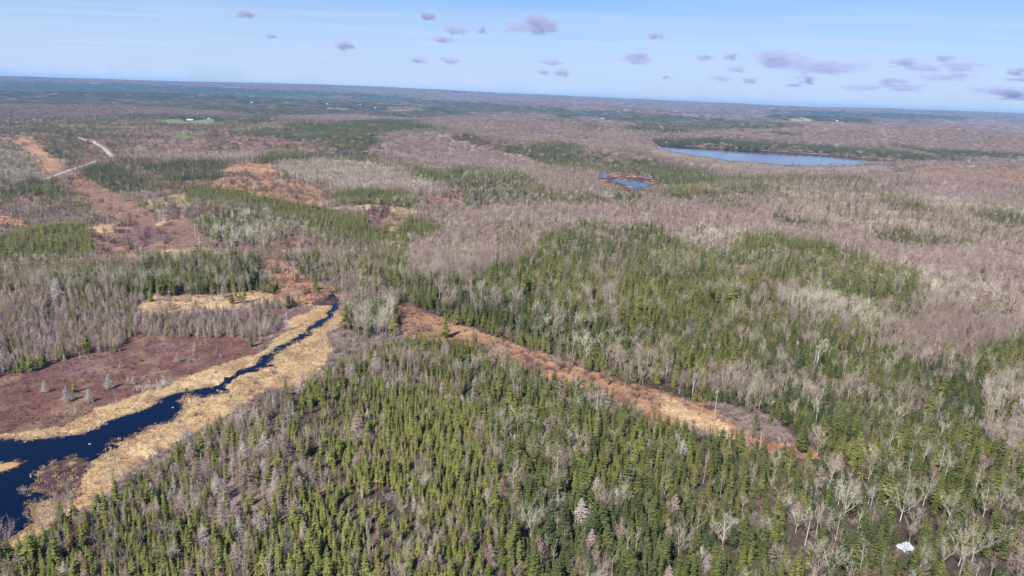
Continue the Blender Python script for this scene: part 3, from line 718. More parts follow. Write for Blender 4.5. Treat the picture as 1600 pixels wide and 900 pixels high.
def bare(seed, H, spread, style, n1=7, n2=6, n3=7, tw=.05):
    """leafless hardwood: trunk, limbs, branches, twigs"""
    r = random.Random(seed)
    tr, cr = MB(), MB()
    def axis(p, d, ln, bend):
        pts = [Vector(p)]; d = Vector(d).normalized()
        for k in range(3):
            d = (d + Vector((r.uniform(-bend, bend), r.uniform(-bend, bend), r.uniform(-bend * .3, bend) + .06))).normalized()
            pts.append(pts[-1] + d * ln / 3)
        return pts
    fork = H * (r.uniform(.28, .42) if style == 'vase' else r.uniform(.80, .9))
    rad0 = H * (.014 if style == 'vase' else .009)
    top = Vector((r.uniform(-.04, .04) * H, r.uniform(-.04, .04) * H, fork))
    tr.prism((0, 0, -.4), top * .5, rad0 * 1.2, rad0 * .9, 5); tr.prism(top * .5, top, rad0 * .9, rad0 * (.7 if style == 'vase' else .25), 5)
    for i in range(n1):
        a = 6.283 * (i + r.uniform(-.3, .3)) / n1
        if style == 'vase':
            st = top * r.uniform(.82, 1.0)
            el = r.uniform(.75, 1.35) if i else 1.5
            ln = (H - st.z) * r.uniform(.8, 1.05) * (.75 if el < .95 else 1)
            d = Vector((math.cos(a) * math.cos(el) * spread, math.sin(a) * math.cos(el) * spread, math.sin(el)))
        else:
            st = top * r.uniform(.35, 1.0)
            el = r.uniform(.6, 1.15)
            ln = H * r.uniform(.14, .28)
            d = Vector((math.cos(a) * math.cos(el), math.sin(a) * math.cos(el), math.sin(el)))
        ax = axis(st, d, ln, .22)
        r1 = rad0 * (.5 if style == 'vase' else .28)
        for k in range(3): cr.prism(ax[k], ax[k + 1], r1 * (1 - k * .28), r1 * (1 - (k + 1) * .28), 3, cap=False)
        for j in range(n2):
            t = r.uniform(.3, 1.0) * 3
            k = min(2, int(t)); p = ax[k].lerp(ax[k + 1], t - k)
            dd = (ax[3] - ax[0]).normalized()
            b2 = r.uniform(0, 6.283)
            d2 = (dd * r.uniform(.6, 1.0) + Vector((math.cos(b2), math.sin(b2), r.uniform(-.1, .6))) * r.uniform(.5, .9)).normalized()
            l2 = ln * r.uniform(.25, .5)
            a2 = axis(p, d2, l2, .25)
            for k2 in range(3): cr.twig(a2[k2], a2[k2 + 1] + (a2[k2 + 1] - a2[k2]) * .3, r1 * (.8 - .2 * k2) + .02, 0, r)
            for m in range(n3):
                t2 = r.uniform(.15, 1.0) * 3
                k2 = min(2, int(t2)); p2 = a2[k2].lerp(a2[k2 + 1], t2 - k2)
                b3 = r.uniform(0, 6.283)
                d3 = (d2 * .8 + Vector((math.cos(b3), math.sin(b3), r.uniform(0, .8))) * .9).normalized()
                cr.twig(p2, p2 + d3 * l2 * r.uniform(.3, .65), tw, 0, r)
    return tr, cr

def larch(seed, H, ratio, levels=16, nb=6, tw=.07):
    r = random.Random(seed)
    tr, cr = MB(), MB()
    lean = Vector((r.uniform(-.03, .03), r.uniform(-.03, .03), 0))
    tr.prism((0, 0, -.4), lean * H + Vector((0, 0, H)), H * .014, H * .002, 4)
    for k in range(levels):
        t = k / levels
        z = H * (.10 + .88 * t) + r.uniform(-.1, .1)
        q0 = H * ratio * (1 - t) ** .8 + .1
        for j in range(nb):
            a = r.uniform(0, 6.283)
            q = q0 * r.uniform(.5, 1.15)
            d = Vector((math.cos(a), math.sin(a), 0)); s = Vector((-d.y, d.x, 0))
            base = lean * z + Vector((0, 0, z))
            tip = base + d * q + Vector((0, 0, q * r.uniform(-.15, .25)))
            cr.twig(base, tip, tw * 1.5, 0, r)
            for m in range(3):
                p = base.lerp(tip, r.uniform(.25, .9))
                cr.twig(p, p + d * q * .25 + s * r.uniform(-.45, .45) * q + Vector((0, 0, r.uniform(-.22, .1) * q)), tw, 0, r)
    return tr, cr

def shrub(seed, H, n=26, tw=.07):
    r = random.Random(seed); cr = MB()
    for i in range(n):
        a, el = r.uniform(0, 6.283), r.uniform(.5, 1.45)
        d = Vector((math.cos(a) * math.cos(el), math.sin(a) * math.cos(el), math.sin(el)))
        b0 = Vector((r.uniform(-.35, .35) * H, r.uniform(-.35, .35) * H, 0))
        tip = b0 + d * H * r.uniform(.6, 1.05)
        cr.twig(b0, tip, tw * 1.3, 0, r)
        for m in range(3):
            p = b0.lerp(tip, r.uniform(.4, .95)); c = r.uniform(0, 6.283)
            cr.twig(p, p + (d + Vector((math.cos(c), math.sin(c), .3))) * H * .22, tw, 0, r)
    return cr

def tuft(seed, H, rad_, n=34):
    r = random.Random(seed); cr = MB()
    for i in range(n):
        a, q = r.uniform(0, 6.283), rad_ * math.sqrt(r.random())
        b0 = Vector((math.cos(a) * q, math.sin(a) * q, -.05))
        c = r.uniform(0, 6.283)
        cr.twig(b0, b0 + Vector((math.cos(c) * .5, math.sin(c) * .5, r.uniform(.4, 1))) * H, .16, 0, r)
    return cr

def bare_lo(seed, H, spread, n=46, w=.22):
    """a leafless crown for the middle distance: fewer, stouter sprays"""
    r = random.Random(seed); tr, cr = MB(), MB()
    tr.prism((0, 0, -.4), (0, 0, H * .6), H * .013, H * .006, 3)
    for i in range(n):
        a, el = r.uniform(0, 6.283), r.uniform(.45, 1.5)
        d = Vector((math.cos(a) * math.cos(el) * spread, math.sin(a) * math.cos(el) * spread, math.sin(el)))
        z = H * r.uniform(.3, .72)
        p = Vector((d.x * H * .18 * r.random(), d.y * H * .18 * r.random(), z))
        cr.twig(p, p + d * min(H - z, H * r.uniform(.2, .42)) * 1.05, w, 0, r)
    return tr, cr

CLEAR = [ground_at(*p) + (w_, l_) for p, w_, l_ in (((1415, 856), 2.0, 10), ((1115, 660), 3, 14), ((461, 440), 5, 24), ((565, 484), 2.2, 18), ((367, 398), 6, 30), ((306, 376), 6, 34), ((253, 345), 8, 46), ((286, 344), 5, 40), ((67, 274), 8, 70), ((27, 280), 8, 60), ((89, 260), 6, 70), ((109, 281), 8, 60), ((149, 223.5), 8, 130))]
def cleared(x, y):
    r = np.zeros(x.shape, bool)
    for hx, hy, w_, l_ in CLEAR:
        d = math.hypot(hx, hy); ux, uy = hx / d, hy / d
        t = (x - hx) * ux + (y - hy) * uy
        r |= (t > -l_) & (t < 3) & (np.abs((x - hx) * uy - (y - hy) * ux) < w_)
    return r
PROTO = bpy.data.collections.new('plant_kinds')      # never linked to the scene: only the source of the wooded masses
LIB = {}
def proto(kind, tr, cr, mats):
    k = LIB.setdefault(kind, [])
    j = MB()
    if tr: j.add(tr, mi=0)
    j.add(cr, mi=1 if tr else 0)
    nm = '%s_kind' % kind
    jm = j.mesh(nm, mats)
    tm = tr.mesh(kind + '_trunk', [mats[0]]) if tr else None
    cm = cr.mesh(kind + '_crown', [mats[-1]])
    k.append(dict(joined=jm, trunk=tm, crown=cm))

MC, MH, MY, ML = [M_TRUNKC, M_NEEDLE], [M_BARK, M_TWIG], [M_TWIG, M_MAUVE], [M_LARCH, M_LARCH]
for i in range(7): proto('spruce', *conifer(100 + i, 10.0, (.125, .15, .18, .20, .24, .135, .165)[i], 16, 9), MC)
for i in range(5): proto('spruce_far', *conifer(150 + i, 10.0, (.17, .20, .23, .19, .21)[i], 11, 6, False), MC)
for i in range(5): proto('maple', *bare(200 + i, 10.0, (1.0, 1.2, .9, 1.3, 1.1)[i], 'vase', 8, 8, 10, .042), MH)
for i in range(4): proto('birch', *bare(230 + i, 10.0, 1, 'pole', 13, 5, 5, .05), MH)
for i in range(5): proto('bare_far', *bare_lo(260 + i, 10.0, 1.0, 46, .17), MH)
for i in range(4): proto('sapling', *bare(300 + i, 7.0, .8, 'vase', 7, 6, 6, .05), MY)
for i in range(4): proto('sapling_far', *bare_lo(330 + i, 7.0, .95, 46, .17), MY)
for i in range(5): proto('larch', *larch(400 + i, 9.0, (.19, .24, .17, .27, .21)[i], 19, 8, .06), ML)
for i in range(3): proto('larch', *larch(450 + i, 9.0, (.34, .40, .36)[i], 20, 15, .11), ML)
for i in range(3): proto('larch_far', *larch(430 + i, 9.0, .17, 10, 4, .16), ML)
for i in range(4): proto('shrub', None, shrub(500 + i, 1.6), [M_SHRUB])
for i in range(4): proto('tuft', None, tuft(520 + i, .6, .95), [M_GRASS])
def clump(kind, base, mats, n, half, seed, hs):
    r = random.Random(seed)
    tr, cr = MB(), MB()
    for k in range(n):
        t, c = base(seed * 31 + k % 7)
        off = (r.uniform(-half, half), r.uniform(-half, half), 0); s = r.uniform(*hs); a = r.uniform(0, 6.28)
        tr.add(t, off, s, a); cr.add(c, off, s, a)
    proto(kind, tr, cr, mats)
for i in range(4):
    clump('spruce_clump', lambda s: conifer(s, 10.0, .2, 7, 5, False), MC, 9, 5.5, 600 + i, (.7, 1.15))
    clump('bare_clump', lambda s: bare_lo(s, 10.0, 1.0, 34, .34), MH, 9, 5.5, 620 + i, (.7, 1.1))
    clump('sapling_clump', lambda s: bare_lo(s, 9.0, 1.0, 34, .34), MY, 9, 5.5, 640 + i, (.7, 1.1))
for i in range(4):
    clump('spruce_wood', lambda s: conifer(s, 10.0, .3, 4, 4, False), MC, 60, 23, 660 + i, (.8, 1.5))
    clump('bare_wood', lambda s: bare_lo(s, 10.0, 1.3, 16, .9), MH, 60, 23, 680 + i, (.8, 1.3))
    clump('sapling_wood', lambda s: bare_lo(s, 9.0, 1.3, 16, .9), MY, 60, 23, 700 + i, (.8, 1.4))

# ------------------------------------------------------------------ scatter
def spots(r0, r1, cell, amax=44.5):
    """jittered grid over the wedge of country between two distances"""
    w = r1 * math.sin(R(amax)) + 5
    gx = np.arange(-w, w, cell); gy = np.arange(r0 * math.cos(R(amax)) - cell, r1, cell)
    xx, yy = np.meshgrid(gx, gy)
    xx = (xx + RNG.uniform(-.5, .5, xx.shape) * cell * .95).ravel(); yy = (yy + RNG.uniform(-.5, .5, yy.shape) * cell * .95).ravel()
    d = np.hypot(xx, yy)
    k = (d >= r0) & (d < r1) & (np.abs(np.arctan2(xx, yy)) < R(amax))
    return xx[k], yy[k], d[k]

SPEC = {}   # species -> list of arrays (x,y,z,rot,scale,idx,tone)
def put(kind, x, y, z, s, tone, flat=1.0):
    if not len(x): return
    nk = len(LIB[kind])
    SPEC.setdefault(kind, []).append(np.stack([x, y, z, RNG.uniform(0, 6.283, len(x)), s, RNG.integers(0, nk, len(x)).astype(float), tone], 1))

def sow(r0, r1, cell, kinds, hvar, patch_wl=26, woods=False):
    x, y, d = spots(r0, r1, cell)
    jt = d * .004 * smooth(350, 800, d)
    ci = cover(x + RNG.normal(0, 1, len(x)) * jt, y + RNG.normal(0, 2.5, len(x)) * jt)
    v = VARR[ci]
    mod = fbm(x, y, patch_wl, 7, 2)
    con = np.clip(v[:, 0] * (1 + (.8 + .6 * (v[:, 0] < .5)) * mod), 0, .97)
    hw = v[:, 1] * np.clip(1 - .9 * mod, .1, 2); yh = v[:, 2] * np.clip(1 - .9 * mod, .1, 2); la = v[:, 3] * (1 - .3 * mod); sh = v[:, 4]; gr = v[:, 5]
    bad = in_water(x, y) | near_road(x, y, 4) | near_house(x, y) | cleared(x, y)
    u = RNG.random(len(x)) * (1 + 1.6 * smooth(.22, .5, fbm(x, y, 34 * max(1, cell / 3), 401, 3)))      # thin spots and small gaps
    z = height(x, y) - .1
    if cell < 2.5:
        th = np.clip((.62 / v[:, 6]) ** 1.25, .3, 1)      # tall woods stand wider apart
        con, hw, yh, la = con * th, hw * th, yh * th, la * th
    c1 = con; c2 = c1 + hw; c3 = c2 + yh; c4 = c3 + la
    hs = v[:, 6] * np.exp(RNG.normal(0, hvar, len(x))) * (1 + .3 * fbm(x, y, 60 * max(1, cell / 5), 19, 3))
    hs = hs * (1 - .2 * smooth(450, 700, d))
    t_con = np.clip(v[:, 7] + .3 * fbm(x, y, 40, 33, 2) + RNG.normal(0, .15, len(x)), 0, 1)
    t_pal = np.clip(v[:, 8] - .08 + .35 * fbm(x, y, 30, 43, 2) + RNG.normal(0, .22, len(x)), 0, 1)
    t_mau = np.clip(v[:, 7] + RNG.normal(0, .12, len(x)), 0, 1)
    sel = (u < c1) & ~bad
    put(kinds['con'], x[sel], y[sel], z[sel], hs[sel] * kinds.get('cs', 1), t_con[sel])
    sel = (u >= c1) & (u < c2) & ~bad
    pole = RNG.random(len(x)) < (.55 if kinds.get('pole') else 0)
    a = sel & ~pole
    put(kinds['hw'], x[a], y[a], z[a], hs[a] * .86, t_pal[a])
    if kinds.get('pole'):
        a = sel & pole
        put(kinds['pole'], x[a], y[a], z[a], hs[a] * .95, t_pal[a])
    sel = (u >= c2) & (u < c3) & ~bad
    put(kinds['yh'], x[sel], y[sel], z[sel], hs[sel], t_mau[sel])
    if kinds.get('la'):
        sel = (u >= c3) & (u < c4) & ~bad
        put(kinds['la'], x[sel], y[sel], z[sel], hs[sel], np.clip(RNG.normal(.45, .22, sel.sum()), 0, 1))

NEAR, MID, FAR, VFAR = 480, 1250, 3600, 13000
sow(92, NEAR, 1.95, dict(con='spruce', cs=.9, hw='maple', pole='birch', yh='sapling', la='larch'), .22)
sow(NEAR, MID, 3.3, dict(con='spruce_far', hw='bare_far', yh='sapling_far', la='larch_far'), .2, 40)
sow(MID, FAR, 9.5, dict(con='spruce_clump', hw='bare_clump', yh='sapling_clump'), .14, 90)
sow(FAR, VFAR, 42, dict(con='spruce_wood', hw='bare_wood', yh='sapling_wood'), .1, 500)

# single dark conifers standing out of the hardwood hills
x, y, d = spots(700, 2600, 15)
v = VARR[cover(x, y)]
sel = (v[:, 1] + v[:, 2] > .55) & (RNG.random(len(x)) < np.clip(.24 + .7 * fbm(x, y, 130, 61, 3), 0, .9)) & ~in_water(x, y) & ~near_road(x, y, 8) & ~near_house(x, y)
put('spruce_far', x[sel], y[sel], height(x[sel], y[sel]) - .1, RNG.uniform(.75, 1.35, sel.sum()), RNG.uniform(.05, .5, sel.sum()))

# shrubs and grass tufts
SHT = {'bog': .24, 'red': .2, 'purple': .08, 'orange': .35, 'straw': .6, 'scrub': .62, 'mud': .3, 'yellow': .5, 'sedge': .6, 'cut': .28}
GRT = {'sedge': .72, 'straw': .8, 'yellow': .9, 'orange': .4, 'bog': .12, 'mud': .7, 'red': .2, 'scrub': .5}
def sow_low(r0, r1, cell):
    x, y, d = spots(r0, r1, cell)
    ci = cover(x, y)
    v = VARR[ci]
    bad = in_water(x, y)
    if r0 < 200: bad &= (d > 330) | in_water(x + 1.2, y) & in_water(x - 1.2, y) & in_water(x, y + 1.5) & in_water(x, y - 1.5)
    bad |= near_road(x, y, 1)
    g = GIDX[ci]
    st = np.full(len(GNAMES), .45); gt = np.full(len(GNAMES), .5)
    for k, t in SHT.items(): st[GNAMES.index(k)] = t
    for k, t in GRT.items(): gt[GNAMES.index(k)] = t
    u = RNG.random(len(x)); z = height(x, y) - .05
    cl = .5 + .9 * fbm(x, y, 9, 77, 2)
    woods = (v[:, :4].sum(1) > .5) & (d < 430)
    shp = np.where(woods, np.maximum(v[:, 4], .30), v[:, 4]); st_w = np.where(woods, .52, st[g])
    sel = (u < shp * cl) & ~bad
    small = np.where(np.isin(g, [GNAMES.index('bog')]), .38, .95)
    s = np.exp(RNG.normal(0, .3, len(x))) * small * cell / 1.5
    put('shrub', x[sel], y[sel], z[sel], s[sel], np.clip(st_w[sel] + RNG.normal(0, .14 , sel.sum()) + woods[sel] * RNG.normal(0, .12, sel.sum()), 0, 1))
    sel = (u > 1 - v[:, 5] * np.clip(cl + .25, 0, 1)) & ~bad
    s = np.exp(RNG.normal(0, .25, len(x))) * cell / 1.5
    put('tuft', x[sel], y[sel], z[sel], s[sel], np.clip(gt[g][sel] + .25 * fbm(x[sel], y[sel], 14, 5, 2) + RNG.normal(0, .1, sel.sum()), 0, 1))
sow_low(92, 420, 1.5)
sow_low(420, 1000, 4.0)
SPEC = {k: np.concatenate(a) for k, a in SPEC.items()}


# ------------------------------------------------------------------ plants that stand by themselves, measured one by one
OWN = {}        # species -> rows that must stay individual: (px, py base, height in px, tone, label)
def own(kind, px, py, hpx, tone, label, idx=None):
    x, y = ground_at(px, py); z = float(height(x, y)) - .05
    _, _, dep = to_px(x, y, z)
    el = math.atan2(CAM_H, math.hypot(x, y))
    Hm = hpx * float(dep) / F_PX / math.cos(el)
    base = {'larch': 9.0, 'spruce': 10.0, 'maple': 10.0, 'birch': 10.0}[kind]
    OWN.setdefault(kind, []).append(([x, y, z, rnd.uniform(0, 6.28), Hm / base, idx if idx is not None else rnd.randrange(len(LIB[kind])), tone], label))
B = 'on the open bog'
own('larch', 71, 613, 20, .75, 'thin pale bare larch standing alone at the left side of the open bog', 7)
own('larch', 106, 627, 26, .98, 'bushy silver grey larch on the bog, left of the small green spruce', 6)
own('larch', 139, 629, 23, .9, 'silver grey bare larch on the bog, right of the small green spruce', 5)
own('larch', 172, 607, 24, .95, 'widest silver grey larch alone in the middle of the bog', 6)
own('larch', 201, 599, 14, .7, 'small grey larch on the bog, right of the widest silver larch', 5)
own('larch', 278, 566, 17, .9, 'silver grey larch alone in the upper right part of the bog', 7)
own('larch', 304, 550, 20, .7, 'tall thin grey snag at the upper edge of the bog', 2)
own('larch', 302, 557, 13, .5, 'short bare snag just below the tall thin snag on the bog', 2)
own('larch', 345, 560, 14, .6, 'faint grey larch at the right end of the bog', 2)
own('larch', 208, 560, 10, .4, 'small mauve larch sapling high on the bog', 0)
own('larch', 176, 578, 9, .4, 'low mauve larch sapling in the middle of the bog', 0)
own('larch', 283, 541, 12, .5, 'small mauve larch below the grey larch wood on the bog', 0)
own('larch', 90, 652, 11, .5, 'low grey larch beside the tan marsh, below the silver larches', 0)
own('larch', 118, 645, 12, .9, 'pale larch at the border of bog and tan marsh', 1)
own('larch', 182, 627, 10, .95, 'very small white larch at the lower border of the bog', 1)
own('larch', 257, 601, 16, .8, 'grey larch above the row of white dead brush beside the stream', 5)
own('spruce', 116, 613, 24, .75, 'small olive spruce between two silver grey larches on the bog', 2)
own('spruce', 220, 565, 9, .6, 'tiny green spruce alone high on the bog', 4)
own('spruce', 43, 613, 6, .4, 'tiny dark green spruce low on the left of the bog', 4)
own('spruce', 50, 580, 30, .55, 'bushy green spruce at the left corner where wood meets bog', 4)
own('spruce', 67, 572, 26, .5, 'round topped green spruce beside the bushy spruce at the bog corner', 4)
own('spruce', 33, 584, 12, .6, 'low green spruce in front of the bushy spruce at the bog corner', 4)
own('spruce', 392, 542, 28, .4, 'lone green spruce where the bog narrows beside the tan marsh', 3)
own('spruce', 137, 552, 34, .4, 'big dark spruce at the upper edge of the bog', 4)
own('spruce', 541, 515, 46, .45, 'tall spruce at the left end of the small stand beside the stream', 3)
own('spruce', 582, 515, 44, .4, 'tall dark spruce in the middle of the small stand beside the stream', 3)
own('spruce', 616, 524, 36, .6, 'olive spruce right of the small stand at the upper clearing', 4)
own('spruce', 262, 460, 38, .25, 'big dark spruce before the grey larch wood, left of its twin', 4)
own('spruce', 268, 462, 30, .35, 'dark spruce before the grey larch wood, right of its twin', 3)
own('spruce', 241, 455, 34, .25, 'dark full spruce at the edge of the small straw meadow', 4)
own('spruce', 696, 528, 42, .45, 'tall spruce rising in front of the orange clearing', 3)
own('maple', 604, 512, 34, .75, 'pale spreading hardwood at the right end of the stand beside the stream', 3)
own('maple', 1518, 880, 60, .95, 'widest cream hardwood fanning out above the lower right corner', 3)
own('maple', 1497, 884, 50, .9, 'cream hardwood leaning just left of the widest fan shaped hardwood', 1)
own('maple', 1406, 815, 52, .9, 'round cream hardwood above the white tarpaulin', 3)
own('maple', 1420, 848, 36, .6, 'grey hardwood standing directly behind the white tarpaulin', 4)
own('maple', 1243, 832, 38, .95, 'round cream hardwood left of the white tarpaulin among dark spruces', 3)
own('maple', 1316, 815, 62, .85, 'tall cream hardwood with white stem, left of the round one', 0)
own('maple', 1442, 790, 46, .9, 'cream hardwood with forked white stems below the reddish clearing', 0)
own('maple', 1536, 808, 42, .95, 'wide cream hardwood right of the reddish clearing', 3)
own('maple', 1562, 800, 40, .9, 'cream hardwood at the right of the reddish clearing, next to its wide neighbour', 1)
own('maple', 1060, 875, 52, .7, 'wide grey hardwood fan in the bottom middle right', 3)
own('maple', 1130, 860, 50, .85, 'cream hardwood leaning left of centre of the lower right woods', 1)
own('maple', 905, 705, 32, .8, 'pale hardwood fan below the orange clearing', 3)
own('birch', 1467, 738, 26, 1.0, 'slender bare white stem at the edge of the reddish clearing', 1)

TREES = []      # (species, row, label or None)
LIMIT = {'spruce': 300, 'larch': 300, 'hard': 300, 'sapling': 300}
CLASS = {'spruce': 'spruce', 'larch': 'larch', 'maple': 'hard', 'birch': 'hard', 'sapling': 'sapling'}
for kind, rows in OWN.items():
    # keep the massed plants from growing through the measured ones
    for sp in ('spruce', 'larch', 'maple', 'birch', 'sapling'):
        if sp not in SPEC: continue
        a = SPEC[sp]; keep = np.ones(len(a), bool)
        for r, lb in rows:
            rr = 1.5 if kind != 'maple' else 2.6
            hd_ = math.hypot(r[0], r[1]); ux_, uy_ = r[0] / hd_, r[1] / hd_
            t_ = (a[:, 0] - r[0]) * ux_ + (a[:, 1] - r[1]) * uy_; w_ = np.abs((a[:, 0] - r[0]) * uy_ - (a[:, 1] - r[1]) * ux_)
            keep &= ~((t_ > -(5.5 if kind != 'spruce' else 2.5)) & (t_ < 0) & (w_ < (2.6 if kind == 'maple' else 1.2)))
            keep &= np.hypot(a[:, 0] - r[0], a[:, 1] - r[1]) > rr
        SPEC[sp] = a[keep]
    for r, lb in rows: TREES.append((kind, np.array(r, float), lb)); LIMIT[CLASS[kind]] -= 1
cand = {}
for kind in ('spruce', 'larch', 'maple', 'birch', 'sapling'):
    a = SPEC[kind]
    Hk = {'spruce': 10, 'larch': 9, 'maple': 10, 'birch': 10, 'sapling': 7}[kind]
    u, v, dep = to_px(a[:, 0], a[:, 1], a[:, 2] + Hk * a[:, 4] * .65)
    ok = (u > 6) & (u < 1594) & (v < 893)
    show = np.where(ok, Hk * a[:, 4] / dep, 0)
    for i in np.nonzero(ok)[0]: cand.setdefault(CLASS[kind], []).append((float(show[i]), kind, int(i)))
gone = {}
for c, lst in cand.items():
    lst.sort(reverse=True)
    for sh, kind, i in lst[:LIMIT[c]]:
        TREES.append((kind, SPEC[kind][i], None)); gone.setdefault(kind, []).append(i)
for kind, ix in gone.items(): SPEC[kind] = np.delete(SPEC[kind], ix, 0)

NAMES = {'spruce': ('spruce_tree', 'spruce tree', 'green spruces standing one by one'), 'larch': ('larch_tree', 'larch tree', 'bare grey larches'),
         'maple': ('hardwood_tree', 'hardwood tree', 'leafless pale hardwoods'), 'birch': ('birch_tree', 'birch tree', 'slender leafless birches'), 'sapling': ('young_tree', 'young tree', 'young leafless mauve trees')}
txy = np.array([t[1][:2] for t in TREES]); tz = np.array([t[1][2] for t in TREES])
tu, tv, _ = to_px(txy[:, 0], txy[:, 1], tz + 5)
MARSHP = next(p for (q, p) in PATCHES if GNAMES[q['g']] == 'sedge')
def place_words(u, v, x, y):
    col_ = ['far left', 'left', 'left of centre', 'centre', 'right of centre', 'right', 'far right'][min(6, max(0, int(u / 1600 * 7)))]
    if v > 850: row = 'at the bottom edge'
    elif v > 790: row = 'near the bottom'
    elif v > 700: row = 'in the lower woods'
    elif v > 620: row = 'in the mid woods'
    elif v > 540: row = 'beyond the mid woods'
    else: row = 'in the upper woods'
    if np.min(np.hypot(MARSHP[:, 0] - x, MARSHP[:, 1] - y)) < 14: return 'along the tan marsh, ' + col_
    return row + ', ' + col_
def tone_words(kind, t):
    if kind == 'spruce': return 'dark green' if t < .38 else 'mid green' if t < .58 else 'olive green' if t < .8 else 'yellow green'
    if kind == 'larch': return 'brownish' if t < .35 else 'grey' if t < .62 else 'silver grey'
    if kind == 'sapling': return 'mauve' if t < .62 else 'rusty'
    return 'mauve grey' if t < .45 else 'pale grey' if t < .75 else 'cream'
SHORT = {'spruce': 'spruce', 'larch': 'larch', 'maple': 'hardwood', 'birch': 'birch', 'sapling': 'sapling'}
raw = []
for i, (kind, r, lb) in enumerate(TREES):
    if lb: raw.append(lb); continue
    d = np.hypot(txy[:, 0] - r[0], txy[:, 1] - r[1]); d[i] = 1e9
    j = int(np.argmin(d + np.array([0 if TREES[k][0] != kind else 9.0 for k in range(len(TREES))])))
    dx, dy = txy[j] - txy[i]
    rel = ('left of' if dx > 0 else 'right of') if abs(dx) > abs(dy) else ('in front of' if dy > 0 else 'behind')
    size = 'small' if r[4] < .82 else 'tall' if r[4] > 1.16 else ''
    k2 = TREES[j][0]
    body = {'spruce': ['slim', '', '', 'broad', 'broad', 'slim', ''][int(r[5]) % 7]}.get(kind, '')
    raw.append(' '.join(w for w in (size, tone_words(kind, r[6]), body, SHORT[kind], rel, 'a' , tone_words(k2, TREES[j][1][6]).split()[-1 if k2 != 'larch' else 0], SHORT[k2], place_words(tu[i], tv[i], r[0], r[1])) if w))
from collections import defaultdict
dup = defaultdict(list)
for i, t in enumerate(raw): dup[t].append(i)
labels = list(raw)
for t, ix in dup.items():
    if len(ix) < 2: continue
    ix.sort(key=lambda i: tu[i])
    n_ = len(ix)
    words_ = ['left of two', 'right of two'] if n_ == 2 else ['leftmost of three', 'middle of three', 'rightmost of three'] if n_ == 3 else [w + ' from left' for w in ('first', 'second', 'third', 'fourth', 'fifth', 'sixth', 'seventh', 'eighth', 'ninth', 'tenth', 'eleventh', 'twelfth')]
    for k, i in enumerate(ix): labels[i] = raw[i].replace(' a ', ' ').replace(' the ', ' ') + ', ' + words_[min(k, len(words_) - 1)]
for i, (kind, r, lb) in enumerate(TREES):
    nm, cat, grp = NAMES[kind]
    root = empty(nm, (r[0], r[1], r[2]), r[3], r[4])
    tag(root, ' '.join(labels[i].split()[:16]), cat, grp)
    p = LIB[kind][int(r[5])]
    for part in ('trunk', 'crown'):
        o = link_obj(part, p[part], root)
        o['tone'] = float(r[6])


# ------------------------------------------------------------------ the wooded masses: one object each, geometry nodes on bare points
def gn_scatter(name, parts, label, cat):
    """parts: list of (kind, array)"""
    cl = bpy.data.collections.new(name + '_kinds')
    objs, rows, k0 = [], [], 0
    for kind, arr in parts:
        if kind not in LIB or not len(arr): continue
        for i, p in enumerate(LIB[kind]):
            o = bpy.data.objects.new('kind_%03d' % (k0 + i), p['joined']); cl.objects.link(o)
        a = arr.copy(); a[:, 5] += k0; rows.append(a); k0 += len(LIB[kind])
    a = np.concatenate(rows)
    me = bpy.data.meshes.new(name)
    me.vertices.add(len(a)); me.vertices.foreach_set('co', a[:, :3].ravel())
    def attr(n, t, col):
        at = me.attributes.new(n, t, 'POINT'); at.data.foreach_set('value', col)
    attr('turn', 'FLOAT', a[:, 3].astype(np.float32)); attr('size', 'FLOAT', a[:, 4].astype(np.float32))
    attr('pick', 'INT', a[:, 5].astype(np.int32)); attr('tone', 'FLOAT', a[:, 6].astype(np.float32))
    o = link_obj(name, me)
    ng = bpy.data.node_groups.new(name, 'GeometryNodeTree')
    ng.interface.new_socket('Geometry', in_out='INPUT', socket_type='NodeSocketGeometry')
    ng.interface.new_socket('Geometry', in_out='OUTPUT', socket_type='NodeSocketGeometry')
    N, L = ng.nodes, ng.links
    gi, go = N.new('NodeGroupInput'), N.new('NodeGroupOutput')
    ci = N.new('GeometryNodeCollectionInfo'); ci.inputs['Collection'].default_value = cl
    ci.inputs['Separate Children'].default_value = True; ci.inputs['Reset Children'].default_value = True
    ip = N.new('GeometryNodeInstanceOnPoints'); ip.inputs['Pick Instance'].default_value = True
    def named(nm, ty):
        q = N.new('GeometryNodeInputNamedAttribute'); q.data_type = ty; q.inputs['Name'].default_value = nm
        return q.outputs['Attribute']
    cx = N.new('ShaderNodeCombineXYZ'); L.new(named('turn', 'FLOAT'), cx.inputs['Z'])
    er = N.new('FunctionNodeEulerToRotation'); L.new(cx.outputs[0], er.inputs[0])
    L.new(gi.outputs[0], ip.inputs['Points']); L.new(ci.outputs[0], ip.inputs['Instance'])
    L.new(named('pick', 'INT'), ip.inputs['Instance Index']); L.new(er.outputs[0], ip.inputs['Rotation'])
    L.new(named('size', 'FLOAT'), ip.inputs['Scale'])
    L.new(ip.outputs[0], go.inputs[0])
    md = o.modifiers.new('scatter', 'NODES'); md.node_group = ng
    return tag(o, label, cat, kind='stuff')

